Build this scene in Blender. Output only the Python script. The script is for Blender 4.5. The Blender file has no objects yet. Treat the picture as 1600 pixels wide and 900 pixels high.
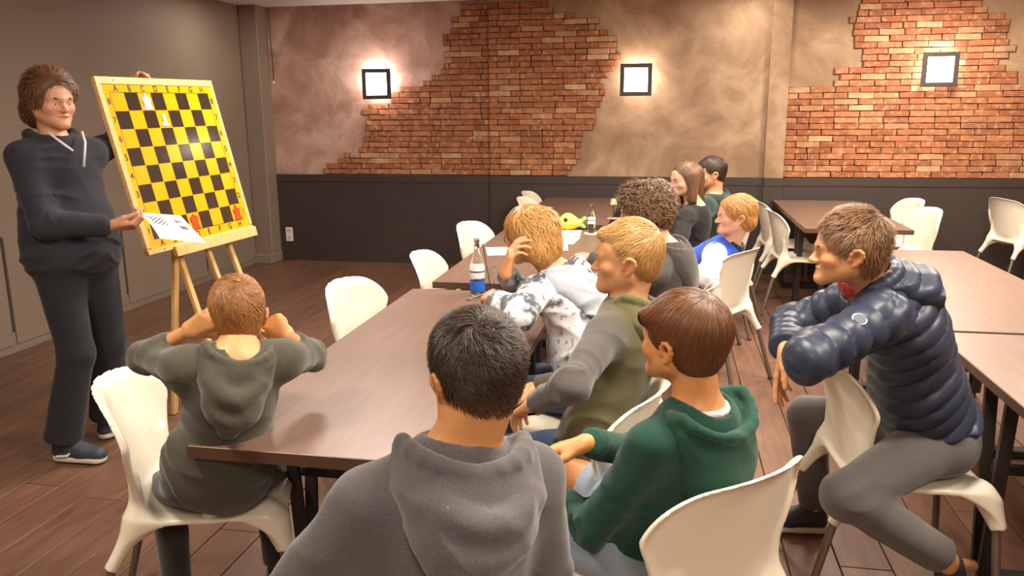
import bpy, bmesh, math, random
import numpy as np
from mathutils import Vector, Matrix, Euler

random.seed(7)
rng = np.random.default_rng(7)
scene = bpy.context.scene
COL = scene.collection

# ------------------------------------------------------------------ camera
cam_data = bpy.data.cameras.new('camera')
cam_data.sensor_fit = 'HORIZONTAL'
cam_data.sensor_width = 36.0
cam_data.lens = 36.0 * 1269.5 / 1600.0
cam_data.clip_start = 0.05
cam = bpy.data.objects.new('camera', cam_data)
COL.objects.link(cam)
PITCH, YAW, ROLL = 0.21411655, 0.18873411, -0.00825075
_f = Vector((-math.sin(YAW) * math.cos(PITCH), math.cos(YAW) * math.cos(PITCH), -math.sin(PITCH)))
_r = Vector((math.cos(YAW), math.sin(YAW), 0.0))
_u = _r.cross(_f)
_r2 = math.cos(ROLL) * _r + math.sin(ROLL) * _u
_u2 = -math.sin(ROLL) * _r + math.cos(ROLL) * _u
cam.matrix_world = Matrix(((_r2.x, _u2.x, -_f.x, 0.0), (_r2.y, _u2.y, -_f.y, 0.0),
                           (_r2.z, _u2.z, -_f.z, 1.6), (0, 0, 0, 1)))
scene.camera = cam

# ------------------------------------------------------------------ world, exposure
world = bpy.data.worlds.new('world')
scene.world = world
world.use_nodes = True
world.node_tree.nodes['Background'].inputs[0].default_value = (0.9, 0.72, 0.55, 1)
world.node_tree.nodes['Background'].inputs[1].default_value = 0.1
vs = scene.view_settings
vs.view_transform = 'Standard'
vs.look = 'None'
vs.exposure = 0.45
vs.gamma = 1.0
vs.use_curve_mapping = False

# ------------------------------------------------------------------ ceiling lights
WARM = (1.0, 0.90, 0.76)
def area_light(x, y, power, sx=0.6, sy=0.6, color=WARM, z=2.66, tilt=(0, 0, 0), spread=math.pi):
    d = bpy.data.lights.new('ceiling_lamp', 'AREA')
    d.shape = 'RECTANGLE'
    d.size, d.size_y = sx, sy
    d.energy = power
    d.color = color
    d.spread = spread
    o = bpy.data.objects.new('ceiling_lamp', d)
    o.location = (x, y, z)
    o.rotation_euler = tilt
    COL.objects.link(o)
    return o
LIGHTS = [  # x, y, watts, size, colour
    (-1.7, 4.4, 55, 0.5, (1.0, 0.92, 0.84)),
    (-1.9, 1.2, 40, 0.5, WARM),
    (0.3, 2.0, 55, 0.6, WARM),
    (2.0, 2.0, 55, 0.6, WARM),
    (1.1, 4.5, 60, 0.6, WARM),
    (2.4, 4.8, 60, 0.6, WARM),
    (0.3, 5.5, 45, 0.5, WARM),
    (0.75, 7.95, 5, 0.22, WARM),  # no real fitting: small lamp added to throw glare on the chess board
    (-3.75, 7.2, 9, 0.25, WARM),
    (2.2, 7.2, 55, 0.5, WARM),
    (0.5, -1.0, 60, 0.8, WARM),
]
for lx, ly, lw, ls, lc in LIGHTS:
    area_light(lx, ly, lw, ls, ls, lc)

# ------------------------------------------------------------------ helpers
def tag(o, label=None, cat=None, group=None, kind=None):
    if label: o['label'] = label
    if cat: o['category'] = cat
    if group: o['group'] = group
    if kind: o['kind'] = kind
    return o

def link(name, me, mats=(), parent=None, smooth=False):
    o = bpy.data.objects.new(name, me)
    COL.objects.link(o)
    if not isinstance(mats, (list, tuple)): mats = [mats]
    if not me.materials:
        for m in mats: me.materials.append(m)
    if smooth and len(me.polygons):
        me.polygons.foreach_set('use_smooth', [True] * len(me.polygons))
    if parent: o.parent = parent
    return o

def empty(name, loc=(0, 0, 0), rz=0.0):
    o = bpy.data.objects.new(name, None)
    o.empty_display_size = 0.1
    o.location = loc
    o.rotation_euler = (0, 0, rz)
    COL.objects.link(o)
    return o

def copy_tree(o, parent=None):
    c = o.copy()
    COL.objects.link(c)
    c.parent = parent
    for ch in o.children:
        copy_tree(ch, c)
    return c

def np_mesh(name, V, F, colors=None):
    me = bpy.data.meshes.new(name)
    V = np.asarray(V, dtype=np.float32)
    F = np.asarray(F, dtype=np.int32)
    n = F.shape[1]
    me.vertices.add(len(V))
    me.vertices.foreach_set('co', V.ravel())
    me.loops.add(F.size)
    me.loops.foreach_set('vertex_index', F.ravel())
    me.polygons.add(len(F))
    me.polygons.foreach_set('loop_start', np.arange(0, F.size, n, dtype=np.int32))
    try:
        me.polygons.foreach_set('loop_total', np.full(len(F), n, dtype=np.int32))
    except Exception:
        pass
    me.update(calc_edges=True)
    if colors is not None:
        a = me.color_attributes.new('Col', 'FLOAT_COLOR', 'POINT')
        c = np.ones((len(V), 4), dtype=np.float32)
        c[:, :3] = colors
        a.data.foreach_set('color', c.ravel())
    return me

class MB:
    """collects simple shapes into one bmesh"""
    def __init__(self): self.bm = bmesh.new()
    def box(self, c, s, rot=None, bevel=0.0, seg=1):
        g = bmesh.ops.create_cube(self.bm, size=1.0)
        vs_ = g['verts']
        for v in vs_:
            v.co = Vector((v.co.x * s[0], v.co.y * s[1], v.co.z * s[2]))
        if bevel:
            ed = list({e for v in vs_ for e in v.link_edges})
            r = bmesh.ops.bevel(self.bm, geom=ed, offset=bevel, segments=seg, affect='EDGES', profile=0.5)
            vs_ = list({v for f in r['faces'] for v in f.verts} | {v for v in vs_ if v.is_valid})
        M = Matrix.Translation(Vector(c))
        if rot is not None: M = M @ rot.to_4x4()
        bmesh.ops.transform(self.bm, matrix=M, verts=vs_)
        return self
    def bar(self, a, b, w, d, up=(0, 0, 1), bevel=0.0):
        a, b = Vector(a), Vector(b)
        z = (b - a).normalized()
        u = Vector(up)
        if abs(z.dot(u)) > 0.98: u = Vector((1, 0, 0))
        x = u.cross(z).normalized()
        y = z.cross(x)
        R = Matrix((x, y, z)).transposed()
        return self.box((a + b) / 2, (w, d, (b - a).length), R, bevel)
    def tube(self, pts, rad, n=12, cap=True):
        pts = [Vector(p) for p in pts]
        if not isinstance(rad, (list, tuple)): rad = [rad] * len(pts)
        rings = []
        prev = None
        for i, p in enumerate(pts):
            t = (pts[min(i + 1, len(pts) - 1)] - pts[max(i - 1, 0)]).normalized()
            if prev is None:
                x = t.orthogonal().normalized()
            else:
                x = (prev - t * prev.dot(t)).normalized()
            prev = x
            y = t.cross(x)
            rings.append([self.bm.verts.new(p + (x * math.cos(2 * math.pi * k / n) + y * math.sin(2 * math.pi * k / n)) * rad[i]) for k in range(n)])
        for a, b in zip(rings, rings[1:]):
            for k in range(n):
                self.bm.faces.new((a[k], a[(k + 1) % n], b[(k + 1) % n], b[k]))
        if cap:
            self.bm.faces.new(list(reversed(rings[0])))
            self.bm.faces.new(rings[-1])
        return self
    def lathe(self, prof, c=(0, 0, 0), n=20):
        c = Vector(c)
        rings = []
        for r, z in prof:
            rings.append([self.bm.verts.new(c + Vector((r * math.cos(2 * math.pi * k / n), r * math.sin(2 * math.pi * k / n), z))) for k in range(n)])
        for a, b in zip(rings, rings[1:]):
            for k in range(n):
                self.bm.faces.new((a[k], a[(k + 1) % n], b[(k + 1) % n], b[k]))
        if prof[0][0] > 1e-5: self.bm.faces.new(list(reversed(rings[0])))
        if prof[-1][0] > 1e-5: self.bm.faces.new(rings[-1])
        return self
    def prism(self, pts, M, thick):
        """2-D outline pts, extruded by thick along local +z, placed by matrix M"""
        a = [self.bm.verts.new(M @ Vector((x, y, 0))) for x, y in pts]
        b = [self.bm.verts.new(M @ Vector((x, y, thick))) for x, y in pts]
        n = len(pts)
        self.bm.faces.new(list(reversed(a)))
        self.bm.faces.new(b)
        for k in range(n):
            self.bm.faces.new((a[k], a[(k + 1) % n], b[(k + 1) % n], b[k]))
        return self
    def mesh(self, name):
        bmesh.ops.recalc_face_normals(self.bm, faces=self.bm.faces)
        me = bpy.data.meshes.new(name)
        self.bm.to_mesh(me)
        self.bm.free()
        return me
    def build(self, name, mats, parent=None, smooth=False, angle=None):
        me = self.mesh(name)
        o = link(name, me, mats, parent, smooth)
        if angle: me.set_sharp_from_angle(angle=math.radians(angle))
        return o

# ------------------------------------------------------------------ materials
MATS = {}
def new_mat(name):
    m = bpy.data.materials.new(name)
    m.use_nodes = True
    nt = m.node_tree
    b = nt.nodes['Principled BSDF']
    return m, nt, b

def lin(r, g, b):
    def c(v):
        v = v / 255.0
        return v / 12.92 if v <= 0.04045 else ((v + 0.055) / 1.055) ** 2.4
    return (c(r), c(g), c(b))

def plain(name, col, rough=0.5, metal=0.0, spec=None, noise=0.0, nscale=30.0, bump=0.0, bscale=200.0, coat=0.0, attr=False, sss=0.0, sheen=0.0, obj_rand=0.0, stretch=None):
    if name in MATS: return MATS[name]
    m, nt, b = new_mat(name)
    N, L = nt.nodes, nt.links
    b.inputs['Roughness'].default_value = rough
    b.inputs['Metallic'].default_value = metal
    if spec is not None: b.inputs['Specular IOR Level'].default_value = spec
    if coat: b.inputs['Coat Weight'].default_value = coat
    if sheen:
        b.inputs['Sheen Weight'].default_value = sheen
        b.inputs['Sheen Roughness'].default_value = 0.5
    if sss:
        b.inputs['Subsurface Weight'].default_value = sss
        b.inputs['Subsurface Radius'].default_value = (0.008, 0.004, 0.002)
        b.inputs['Subsurface Scale'].default_value = 1.0
    b.inputs['Base Color'].default_value = (*col, 1)
    src = None
    if attr:
        a = N.new('ShaderNodeAttribute'); a.attribute_name = 'Col'
        mx = N.new('ShaderNodeMix'); mx.data_type = 'RGBA'; mx.blend_type = 'MULTIPLY'
        mx.inputs[0].default_value = 1.0
        L.new(a.outputs['Color'], mx.inputs[6]); mx.inputs[7].default_value = (*col, 1)
        src = mx.outputs[2]
    tc = N.new('ShaderNodeTexCoord')
    vec = tc.outputs['Object']
    if stretch:
        mp = N.new('ShaderNodeMapping'); mp.inputs['Scale'].default_value = stretch
        L.new(vec, mp.inputs['Vector']); vec = mp.outputs['Vector']
    if noise:
        n = N.new('ShaderNodeTexNoise'); n.inputs['Scale'].default_value = nscale
        n.inputs['Detail'].default_value = 4
        L.new(vec, n.inputs['Vector'])
        mr = N.new('ShaderNodeMapRange')
        mr.inputs['From Min'].default_value = 0.3; mr.inputs['From Max'].default_value = 0.7
        mr.inputs['To Min'].default_value = 1 - noise; mr.inputs['To Max'].default_value = 1 + noise
        L.new(n.outputs['Fac'], mr.inputs['Value'])
        mx = N.new('ShaderNodeMix'); mx.data_type = 'RGBA'; mx.blend_type = 'MULTIPLY'
        mx.inputs[0].default_value = 1.0
        if src: L.new(src, mx.inputs[6])
        else: mx.inputs[6].default_value = (*col, 1)
        L.new(mr.outputs[0], mx.inputs[7])
        src = mx.outputs[2]
    if obj_rand:
        oi = N.new('ShaderNodeObjectInfo')
        mr = N.new('ShaderNodeMapRange')
        mr.inputs['To Min'].default_value = 1 - obj_rand; mr.inputs['To Max'].default_value = 1 + obj_rand
        L.new(oi.outputs['Random'], mr.inputs['Value'])
        mx = N.new('ShaderNodeMix'); mx.data_type = 'RGBA'; mx.blend_type = 'MULTIPLY'
        mx.inputs[0].default_value = 1.0
        if src: L.new(src, mx.inputs[6])
        else: mx.inputs[6].default_value = (*col, 1)
        L.new(mr.outputs[0], mx.inputs[7])
        src = mx.outputs[2]
    if src: L.new(src, b.inputs['Base Color'])
    if bump:
        n = N.new('ShaderNodeTexNoise'); n.inputs['Scale'].default_value = bscale
        n.inputs['Detail'].default_value = 3
        L.new(vec, n.inputs['Vector'])
        bp = N.new('ShaderNodeBump'); bp.inputs['Strength'].default_value = bump
        bp.inputs['Distance'].default_value = 0.002
        L.new(n.outputs['Fac'], bp.inputs['Height'])
        L.new(bp.outputs[0], b.inputs['Normal'])
    MATS[name] = m
    return m

def emit(name, col, s):
    m, nt, b = new_mat(name)
    b.inputs['Base Color'].default_value = (*col, 1)
    b.inputs['Emission Color'].default_value = (*col, 1)
    b.inputs['Emission Strength'].default_value = s
    return m

# ------------------------------------------------------------------ signed-distance modelling: smooth closed surfaces for bodies, clothes, chairs
def nrm(v):
    v = np.asarray(v, float)
    return v / (np.linalg.norm(v) + 1e-12)

class RC:                                    # tapered capsule, optional flat end cuts
    def __init__(s, a, b, ra, rb, k=0.02, sub=False, cut_a=None, cut_b=None, rid=None):
        s.a = np.asarray(a, np.float32); s.b = np.asarray(b, np.float32)
        s.ra, s.rb, s.k, s.sub = ra, rb, k, sub
        s.cut_a, s.cut_b, s.rid = cut_a, cut_b, rid
        s.ab = s.b - s.a; s.L2 = float(s.ab @ s.ab) + 1e-9; s.L = math.sqrt(s.L2)
    def d(s, p):
        pa = p - s.a
        t = (pa @ s.ab) / s.L2
        tc = np.clip(t, 0, 1)
        q = pa - tc[:, None] * s.ab
        r = s.ra + (s.rb - s.ra) * tc
        if s.rid is not None: r = r + s.rid(t, pa)
        d = np.sqrt(np.einsum('ij,ij->i', q, q)) - r
        if s.cut_b is not None: d = np.maximum(d, (t - s.cut_b) * s.L)
        if s.cut_a is not None: d = np.maximum(d, (s.cut_a - t) * s.L)
        return d

class EL:                                    # ellipsoid with axes R (columns)
    def __init__(s, c, r, R=None, k=0.02, sub=False):
        s.c = np.asarray(c, np.float32); s.r = np.asarray(r, np.float32)
        s.R = None if R is None else np.asarray(R, np.float32)
        s.k, s.sub = k, sub
    def d(s, p):
        q = p - s.c
        if s.R is not None: q = q @ s.R
        q = q / s.r
        k0 = np.sqrt(np.einsum('ij,ij->i', q, q)) + 1e-6
        q = q / s.r
        k1 = np.sqrt(np.einsum('ij,ij->i', q, q)) + 1e-6
        return k0 * (k0 - 1) / k1

class BX:                                    # rounded box
    def __init__(s, c, h, R=None, rad=0.01, k=0.01, sub=False):
        s.c = np.asarray(c, np.float32); s.h = np.asarray(h, np.float32) - rad
        s.R = None if R is None else np.asarray(R, np.float32)
        s.rad, s.k, s.sub = rad, k, sub
    def d(s, p):
        q = p - s.c
        if s.R is not None: q = q @ s.R
        q = np.abs(q) - s.h
        m = np.maximum(q, 0)
        return np.sqrt(np.einsum('ij,ij->i', m, m)) + np.minimum(q.max(1), 0) - s.rad

class CUT:                                   # keep the side where (p-o).n <= 0 (applied to all so far)
    cut = True
    def __init__(s, o, n, k=0.0):
        s.o = np.asarray(o, np.float32); s.n = nrm(n).astype(np.float32); s.k = k; s.sub = False
    def d(s, p): return (p - s.o) @ s.n

class FN:                                    # arbitrary distance function
    def __init__(s, fn, k=0.01, sub=False): s.fn = fn; s.k = k; s.sub = sub
    def d(s, p): return s.fn(p)

def smin(a, b, k):
    if k <= 0: return np.minimum(a, b)
    h = np.maximum(k - np.abs(a - b), 0) / k
    return np.minimum(a, b) - h * h * k * 0.25

def combine(d, dp, op):
    if getattr(op, 'cut', False): return -smin(-d, -dp, op.k)
    if op.sub: return -smin(-d, dp, op.k)
    return smin(d, dp, op.k)

def sdf_eval(ops, p):
    p = np.asarray(p, np.float32)
    d = np.full(len(p), 10.0, np.float32)
    for op in ops: d = combine(d, op.d(p).astype(np.float32), op)
    return d

def sdf_mesh(ops, lo, hi, cell, disp=None, margin=0.012):
    lo = np.asarray(lo, float); hi = np.asarray(hi, float)
    B = 8
    bs = cell * B
    nb = np.maximum(1, np.ceil((hi - lo) / bs).astype(int))
    hd = 0.5 * bs * math.sqrt(3)
    gx, gy, gz = np.meshgrid(*[np.arange(n) for n in nb], indexing='ij')
    bi = np.stack([gx.ravel(), gy.ravel(), gz.ravel()], 1)
    cen = (lo + (bi + 0.5) * bs).astype(np.float32)
    D = np.full(len(cen), 10.0, np.float32)
    each = []
    for op in ops:
        dp = op.d(cen).astype(np.float32)
        each.append(dp)
        D = combine(D, dp, op)
    act = np.abs(D) < hd * 1.05 + margin
    bi = bi[act]; cen = cen[act]; Da = D[act]
    each = [e[act] for e in each]
    m = len(bi)
    ax = np.arange(B + 1)
    off = np.stack(np.meshgrid(ax, ax, ax, indexing='ij'), -1).reshape(-1, 3)
    K = len(off)
    vals = np.full((m, K), 10.0, np.float32)
    base = (lo + bi * bs)
    offc = (off * cell)
    for op, e in zip(ops, each):
        if getattr(op, 'cut', False) or op.sub:
            sel = np.nonzero(np.abs(e) < hd * 1.3 + Da * 0 + margin + op.k + 0.02)[0] if op.sub else np.arange(m)
            if op.sub:
                sel = np.nonzero(e < hd * 1.3 + margin + op.k + 0.01)[0]
        else:
            sel = np.nonzero(e < np.maximum(Da, 0) + 2.2 * hd + op.k + margin)[0]
        for s0 in range(0, len(sel), 1500):
            ss = sel[s0:s0 + 1500]
            P = (base[ss][:, None, :] + offc[None]).reshape(-1, 3).astype(np.float32)
            dp = op.d(P).astype(np.float32).reshape(len(ss), K)
            vals[ss] = combine(vals[ss], dp, op)
    if disp is not None:
        for s0 in range(0, m, 1500):
            P = (base[s0:s0 + 1500][:, None, :] + offc[None]).reshape(-1, 3).astype(np.float32)
            vals[s0:s0 + 1500] += disp(P).astype(np.float32).reshape(-1, K)
    V4 = vals.reshape(m, B + 1, B + 1, B + 1)
    # surface nets
    c = [V4[:, i:i + B, j:j + B, k:k + B] for i in (0, 1) for j in (0, 1) for k in (0, 1)]
    neg = sum((x < 0).astype(np.int8) for x in c)
    mask = (neg > 0) & (neg < 8)
    bidx, ci, cj, ck = np.nonzero(mask)
    cv = np.stack([x[mask] for x in c], 1).astype(np.float64)     # order i,j,k
    corners = np.array([(i, j, k) for i in (0, 1) for j in (0, 1) for k in (0, 1)], float)
    acc = np.zeros((len(cv), 3)); cnt = np.zeros(len(cv))
    for a in range(8):
        for b in range(a + 1, 8):
            if np.abs(corners[a] - corners[b]).sum() != 1: continue
            va, vb = cv[:, a], cv[:, b]
            x = (va < 0) != (vb < 0)
            t = np.where(x, va / np.where(x, va - vb, 1), 0)
            acc += np.where(x[:, None], corners[a] + t[:, None] * (corners[b] - corners[a]), 0)
            cnt += x
    loc = acc / cnt[:, None]
    gi = bi[bidx] * B + np.stack([ci, cj, ck], 1)
    verts = lo + (gi + loc) * cell
    S = (nb * B + 4).astype(np.int64)
    key = ((gi[:, 0] + 1) * S[1] + gi[:, 1] + 1) * S[2] + gi[:, 2] + 1
    order = np.argsort(key)
    sk = key[order]
    def find(g):
        kk = ((g[:, 0] + 1) * S[1] + g[:, 1] + 1) * S[2] + g[:, 2] + 1
        pos = np.searchsorted(sk, kk)
        pos = np.clip(pos, 0, len(sk) - 1)
        return np.where(sk[pos] == kk, order[pos], -1)
    faces = []
    E = np.eye(3, dtype=int)
    for axis in range(3):
        sl0 = V4[:, :B, :B, :B]
        sl1 = V4[:, 1:, :B, :B] if axis == 0 else (V4[:, :B, 1:, :B] if axis == 1 else V4[:, :B, :B, 1:])
        x = (sl0 < 0) != (sl1 < 0)
        b_, i_, j_, k_ = np.nonzero(x)
        g = bi[b_] * B + np.stack([i_, j_, k_], 1)
        inside0 = sl0[x] < 0
        u, v = E[(axis + 1) % 3], E[(axis + 2) % 3]
        q = np.stack([find(g - u - v), find(g - v), find(g), find(g - u)], 1)
        ok = (q >= 0).all(1)
        q = q[ok]; inside0 = inside0[ok]
        q[~inside0] = q[~inside0][:, ::-1]
        faces.append(q)
    return verts, np.concatenate(faces)

def bounds(ops, pad=0.03):
    lo = np.full(3, 1e9); hi = -lo
    for o in ops:
        if getattr(o, 'cut', False) or o.sub or isinstance(o, FN): continue
        if isinstance(o, RC):
            r = max(o.ra, o.rb)
            for q in (o.a, o.b): lo = np.minimum(lo, q - r); hi = np.maximum(hi, q + r)
        elif isinstance(o, EL):
            r = float(max(o.r)); lo = np.minimum(lo, o.c - r); hi = np.maximum(hi, o.c + r)
        else:
            r = float(np.linalg.norm(o.h)) + o.rad; lo = np.minimum(lo, o.c - r); hi = np.maximum(hi, o.c + r)
    return lo - pad, hi + pad

def decimate(me, ratio):
    o = bpy.data.objects.new('tmp', me)
    COL.objects.link(o)
    md = o.modifiers.new('d', 'DECIMATE'); md.ratio = ratio
    dg = bpy.context.evaluated_depsgraph_get()
    me2 = bpy.data.meshes.new_from_object(o.evaluated_get(dg), depsgraph=dg)
    nm = me.name
    bpy.data.objects.remove(o)
    bpy.data.meshes.remove(me)
    me2.name = nm
    return me2

def sdf_obj(name, ops, cell, mat, parent=None, disp=None, color_fn=None, dec=None, bb=None):
    lo, hi = bounds(ops) if bb is None else bb
    V, F = sdf_mesh(ops, lo, hi, cell, disp)
    col = color_fn(V) if color_fn else None
    me = np_mesh(name, V, F, col)
    if dec: me = decimate(me, dec)
    return link(name, me, mat, parent, smooth=True)
# ------------------------------------------------------------------ room materials
def plaster_mat(name, c0, c1, c2):
    m, nt, b = new_mat(name)
    N, L = nt.nodes, nt.links
    tc = N.new('ShaderNodeTexCoord')
    n1 = N.new('ShaderNodeTexNoise'); n1.inputs['Scale'].default_value = 2.1; n1.inputs['Detail'].default_value = 6; n1.inputs['Roughness'].default_value = 0.6
    n1.inputs['Distortion'].default_value = 0.6
    L.new(tc.outputs['Object'], n1.inputs['Vector'])
    cr = N.new('ShaderNodeValToRGB')
    e = cr.color_ramp.elements
    e[0].position = 0.38; e[0].color = (*c0, 1)
    e[1].position = 0.65; e[1].color = (*c2, 1)
    k = e.new(0.5); k.color = (*c1, 1)
    L.new(n1.outputs['Fac'], cr.inputs['Fac'])
    L.new(cr.outputs[0], b.inputs['Base Color'])
    n2 = N.new('ShaderNodeTexNoise'); n2.inputs['Scale'].default_value = 14; n2.inputs['Detail'].default_value = 6
    L.new(tc.outputs['Object'], n2.inputs['Vector'])
    bp = N.new('ShaderNodeBump'); bp.inputs['Strength'].default_value = 0.25; bp.inputs['Distance'].default_value = 0.01
    L.new(n2.outputs['Fac'], bp.inputs['Height']); L.new(bp.outputs[0], b.inputs['Normal'])
    b.inputs['Roughness'].default_value = 0.75
    return m

M_PLASTER = plaster_mat('plaster', lin(146, 116, 90), lin(166, 134, 106), lin(190, 160, 130))
M_PLASTER_P = plaster_mat('plaster_rosy', lin(154, 116, 100), lin(178, 140, 124), lin(204, 170, 154))  # plaster of the left section, pinkish lamp light put into its colour

def brick_mat():
    m, nt, b = new_mat('brick')
    N, L = nt.nodes, nt.links
    oi = N.new('ShaderNodeObjectInfo')
    cr = N.new('ShaderNodeValToRGB')
    e = cr.color_ramp.elements
    e[0].position = 0.0; e[0].color = (*lin(150, 88, 60), 1)
    e[1].position = 1.0; e[1].color = (*lin(198, 158, 120), 1)
    for p, c in ((0.3, (158, 96, 62)), (0.55, (166, 104, 68)), (0.80, (174, 114, 78)), (0.90, (178, 126, 90)), (0.96, (188, 144, 106))):
        k = e.new(p); k.color = (*lin(*c), 1)
    tc = N.new('ShaderNodeTexCoord')
    L.new(oi.outputs['Random'], cr.inputs['Fac'])
    vm = N.new('ShaderNodeVectorMath'); vm.operation = 'ADD'
    L.new(tc.outputs['Object'], vm.inputs[0]); L.new(oi.outputs['Location'], vm.inputs[1])
    n = N.new('ShaderNodeTexNoise'); n.inputs['Scale'].default_value = 22; n.inputs['Detail'].default_value = 5; n.inputs['Roughness'].default_value = 0.65
    L.new(vm.outputs[0], n.inputs['Vector'])
    mr = N.new('ShaderNodeMapRange'); mr.inputs['From Min'].default_value = 0.53; mr.inputs['From Max'].default_value = 0.70
    L.new(n.outputs['Fac'], mr.inputs['Value'])
    ml = N.new('ShaderNodeMath'); ml.operation = 'MULTIPLY'; ml.inputs[1].default_value = 0.7
    L.new(mr.outputs[0], ml.inputs[0])
    mx = N.new('ShaderNodeMix'); mx.data_type = 'RGBA'
    L.new(ml.outputs[0], mx.inputs[0]); L.new(cr.outputs[0], mx.inputs[6]); mx.inputs[7].default_value = (*lin(212, 178, 142), 1)
    n3 = N.new('ShaderNodeTexNoise'); n3.inputs['Scale'].default_value = 9; n3.inputs['Detail'].default_value = 3
    L.new(vm.outputs[0], n3.inputs['Vector'])
    mr3 = N.new('ShaderNodeMapRange'); mr3.inputs['From Min'].default_value = 0.3; mr3.inputs['From Max'].default_value = 0.7
    mr3.inputs['To Min'].default_value = 0.78; mr3.inputs['To Max'].default_value = 1.15
    L.new(n3.outputs['Fac'], mr3.inputs['Value'])
    m2 = N.new('ShaderNodeMix'); m2.data_type = 'RGBA'; m2.blend_type = 'MULTIPLY'; m2.inputs[0].default_value = 1
    L.new(mx.outputs[2], m2.inputs[6]); L.new(mr3.outputs[0], m2.inputs[7])
    L.new(m2.outputs[2], b.inputs['Base Color'])
    bp = N.new('ShaderNodeBump'); bp.inputs['Strength'].default_value = 0.6; bp.inputs['Distance'].default_value = 0.006
    L.new(n.outputs['Fac'], bp.inputs['Height']); L.new(bp.outputs[0], b.inputs['Normal'])
    b.inputs['Roughness'].default_value = 0.85
    return m
M_BRICK = brick_mat()
M_MORTAR = plain('mortar', lin(128, 84, 56), 0.95, noise=0.25, nscale=20, bump=0.5)
M_WAINS = plain('wainscot_paint', lin(62, 50, 45), 0.55, noise=0.08, nscale=3)
M_GREYWALL = plain('grey_wall_paint', lin(134, 118, 103), 0.6, noise=0.05, nscale=2)
M_SLIT = plain('dark_slot', lin(52, 42, 36), 0.7)
M_CEIL = plain('ceiling_white', lin(225, 220, 215), 0.8)

def wood_mat(name, c0, c1, rough, stretch, scale=6.0, rand=0.0, spec=0.5):
    m, nt, b = new_mat(name)
    N, L = nt.nodes, nt.links
    tc = N.new('ShaderNodeTexCoord'); oi = N.new('ShaderNodeObjectInfo')
    vm = N.new('ShaderNodeVectorMath'); vm.operation = 'ADD'
    L.new(tc.outputs['Object'], vm.inputs[0]); L.new(oi.outputs['Location'], vm.inputs[1])
    mp = N.new('ShaderNodeMapping'); mp.inputs['Scale'].default_value = stretch
    L.new(vm.outputs[0], mp.inputs['Vector'])
    n = N.new('ShaderNodeTexNoise'); n.inputs['Scale'].default_value = scale; n.inputs['Detail'].default_value = 6; n.inputs['Roughness'].default_value = 0.6; n.inputs['Distortion'].default_value = 0.4
    L.new(mp.outputs[0], n.inputs['Vector'])
    cr = N.new('ShaderNodeValToRGB')
    cr.color_ramp.elements[0].position = 0.3; cr.color_ramp.elements[0].color = (*c0, 1)
    cr.color_ramp.elements[1].position = 0.7; cr.color_ramp.elements[1].color = (*c1, 1)
    L.new(n.outputs['Fac'], cr.inputs['Fac'])
    mr = N.new('ShaderNodeMapRange'); mr.inputs['To Min'].default_value = 1 - rand; mr.inputs['To Max'].default_value = 1 + rand
    L.new(oi.outputs['Random'], mr.inputs['Value'])
    mx = N.new('ShaderNodeMix'); mx.data_type = 'RGBA'; mx.blend_type = 'MULTIPLY'; mx.inputs[0].default_value = 1
    L.new(cr.outputs[0], mx.inputs[6]); L.new(mr.outputs[0], mx.inputs[7])
    L.new(mx.outputs[2], b.inputs['Base Color'])
    bp = N.new('ShaderNodeBump'); bp.inputs['Strength'].default_value = 0.12; bp.inputs['Distance'].default_value = 0.002
    L.new(n.outputs['Fac'], bp.inputs['Height']); L.new(bp.outputs[0], b.inputs['Normal'])
    b.inputs['Roughness'].default_value = rough
    b.inputs['Specular IOR Level'].default_value = spec
    return m
M_FLOOR = wood_mat('floor_plank', lin(96, 66, 50), lin(120, 86, 68), 0.42, (6, 0.7, 6), 5.0, 0.14)
M_TABLE = wood_mat('table_laminate', lin(108, 83, 70), lin(122, 96, 82), 0.38, (14, 1.0, 14), 4.0)
M_TEDGE = plain('table_edge', lin(84, 58, 44), 0.5)
M_PINE = wood_mat('pine', lin(196, 150, 88), lin(222, 182, 120), 0.5, (18, 18, 1.5), 4.0)
M_STEEL = plain('dark_steel', lin(52, 46, 42), 0.5, metal=0.3)
M_LEG = plain('grey_metal_leg', lin(128, 116, 104), 0.38, metal=0.6)
M_WHITE = plain('white_plastic', lin(236, 226, 206), 0.35, spec=0.5)

# ------------------------------------------------------------------ room shell
YB = 8.33
floor = MB().box((0.5, 3.0, -0.03), (10.2, 11.0, 0.04)).build('floor', plain('floor_base', lin(60, 40, 30), 0.8))
tag(floor, 'dark brown wooden plank floor', kind='structure')
ceil = MB().box((0.5, 3.0, 2.72), (10.2, 11.0, 0.06)).build('ceiling', M_CEIL)
tag(ceil, 'white ceiling', kind='structure')
# floor planks, laid along y
PW, PL = 0.18, 1.25
plank_meshes = []
for L_ in (PL, PL * 0.5):
    plank_meshes.append(MB().box((0, 0, 0), (PW - 0.004, L_ - 0.004, 0.012), None, 0.0022).mesh('floor_plank'))
    plank_meshes[-1].materials.append(M_FLOOR)
planks = []
ix = 0
x = -4.39 + PW / 2
while x < 5.5:
    y = -2.4 + (ix * 0.47 % 1.0) * PL - PL
    while y < 8.4:
        y0, y1 = max(y, -2.4), min(y + PL, 8.36)
        if y1 - y0 > 0.05:
            planks.append((x, (y0 + y1) / 2, y1 - y0))
        y += PL
    x += PW; ix += 1
def seen(x, y, z=0.0, pad=120):
    q = cam.matrix_world.inverted() @ Vector((x, y, z))
    if q.z > -0.2: return False
    u, v = 800 + 1269.5 * q.x / -q.z, 450 - 1269.5 * q.y / -q.z
    return -pad < u < 1600 + pad and -pad < v < 900 + 3 * pad
vis = [p for p in planks if seen(p[0], p[1]) or seen(p[0], p[1] + 0.5) or seen(p[0], p[1] - 0.5)]
vis.sort(key=lambda p: math.hypot(p[0], p[1]))
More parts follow.
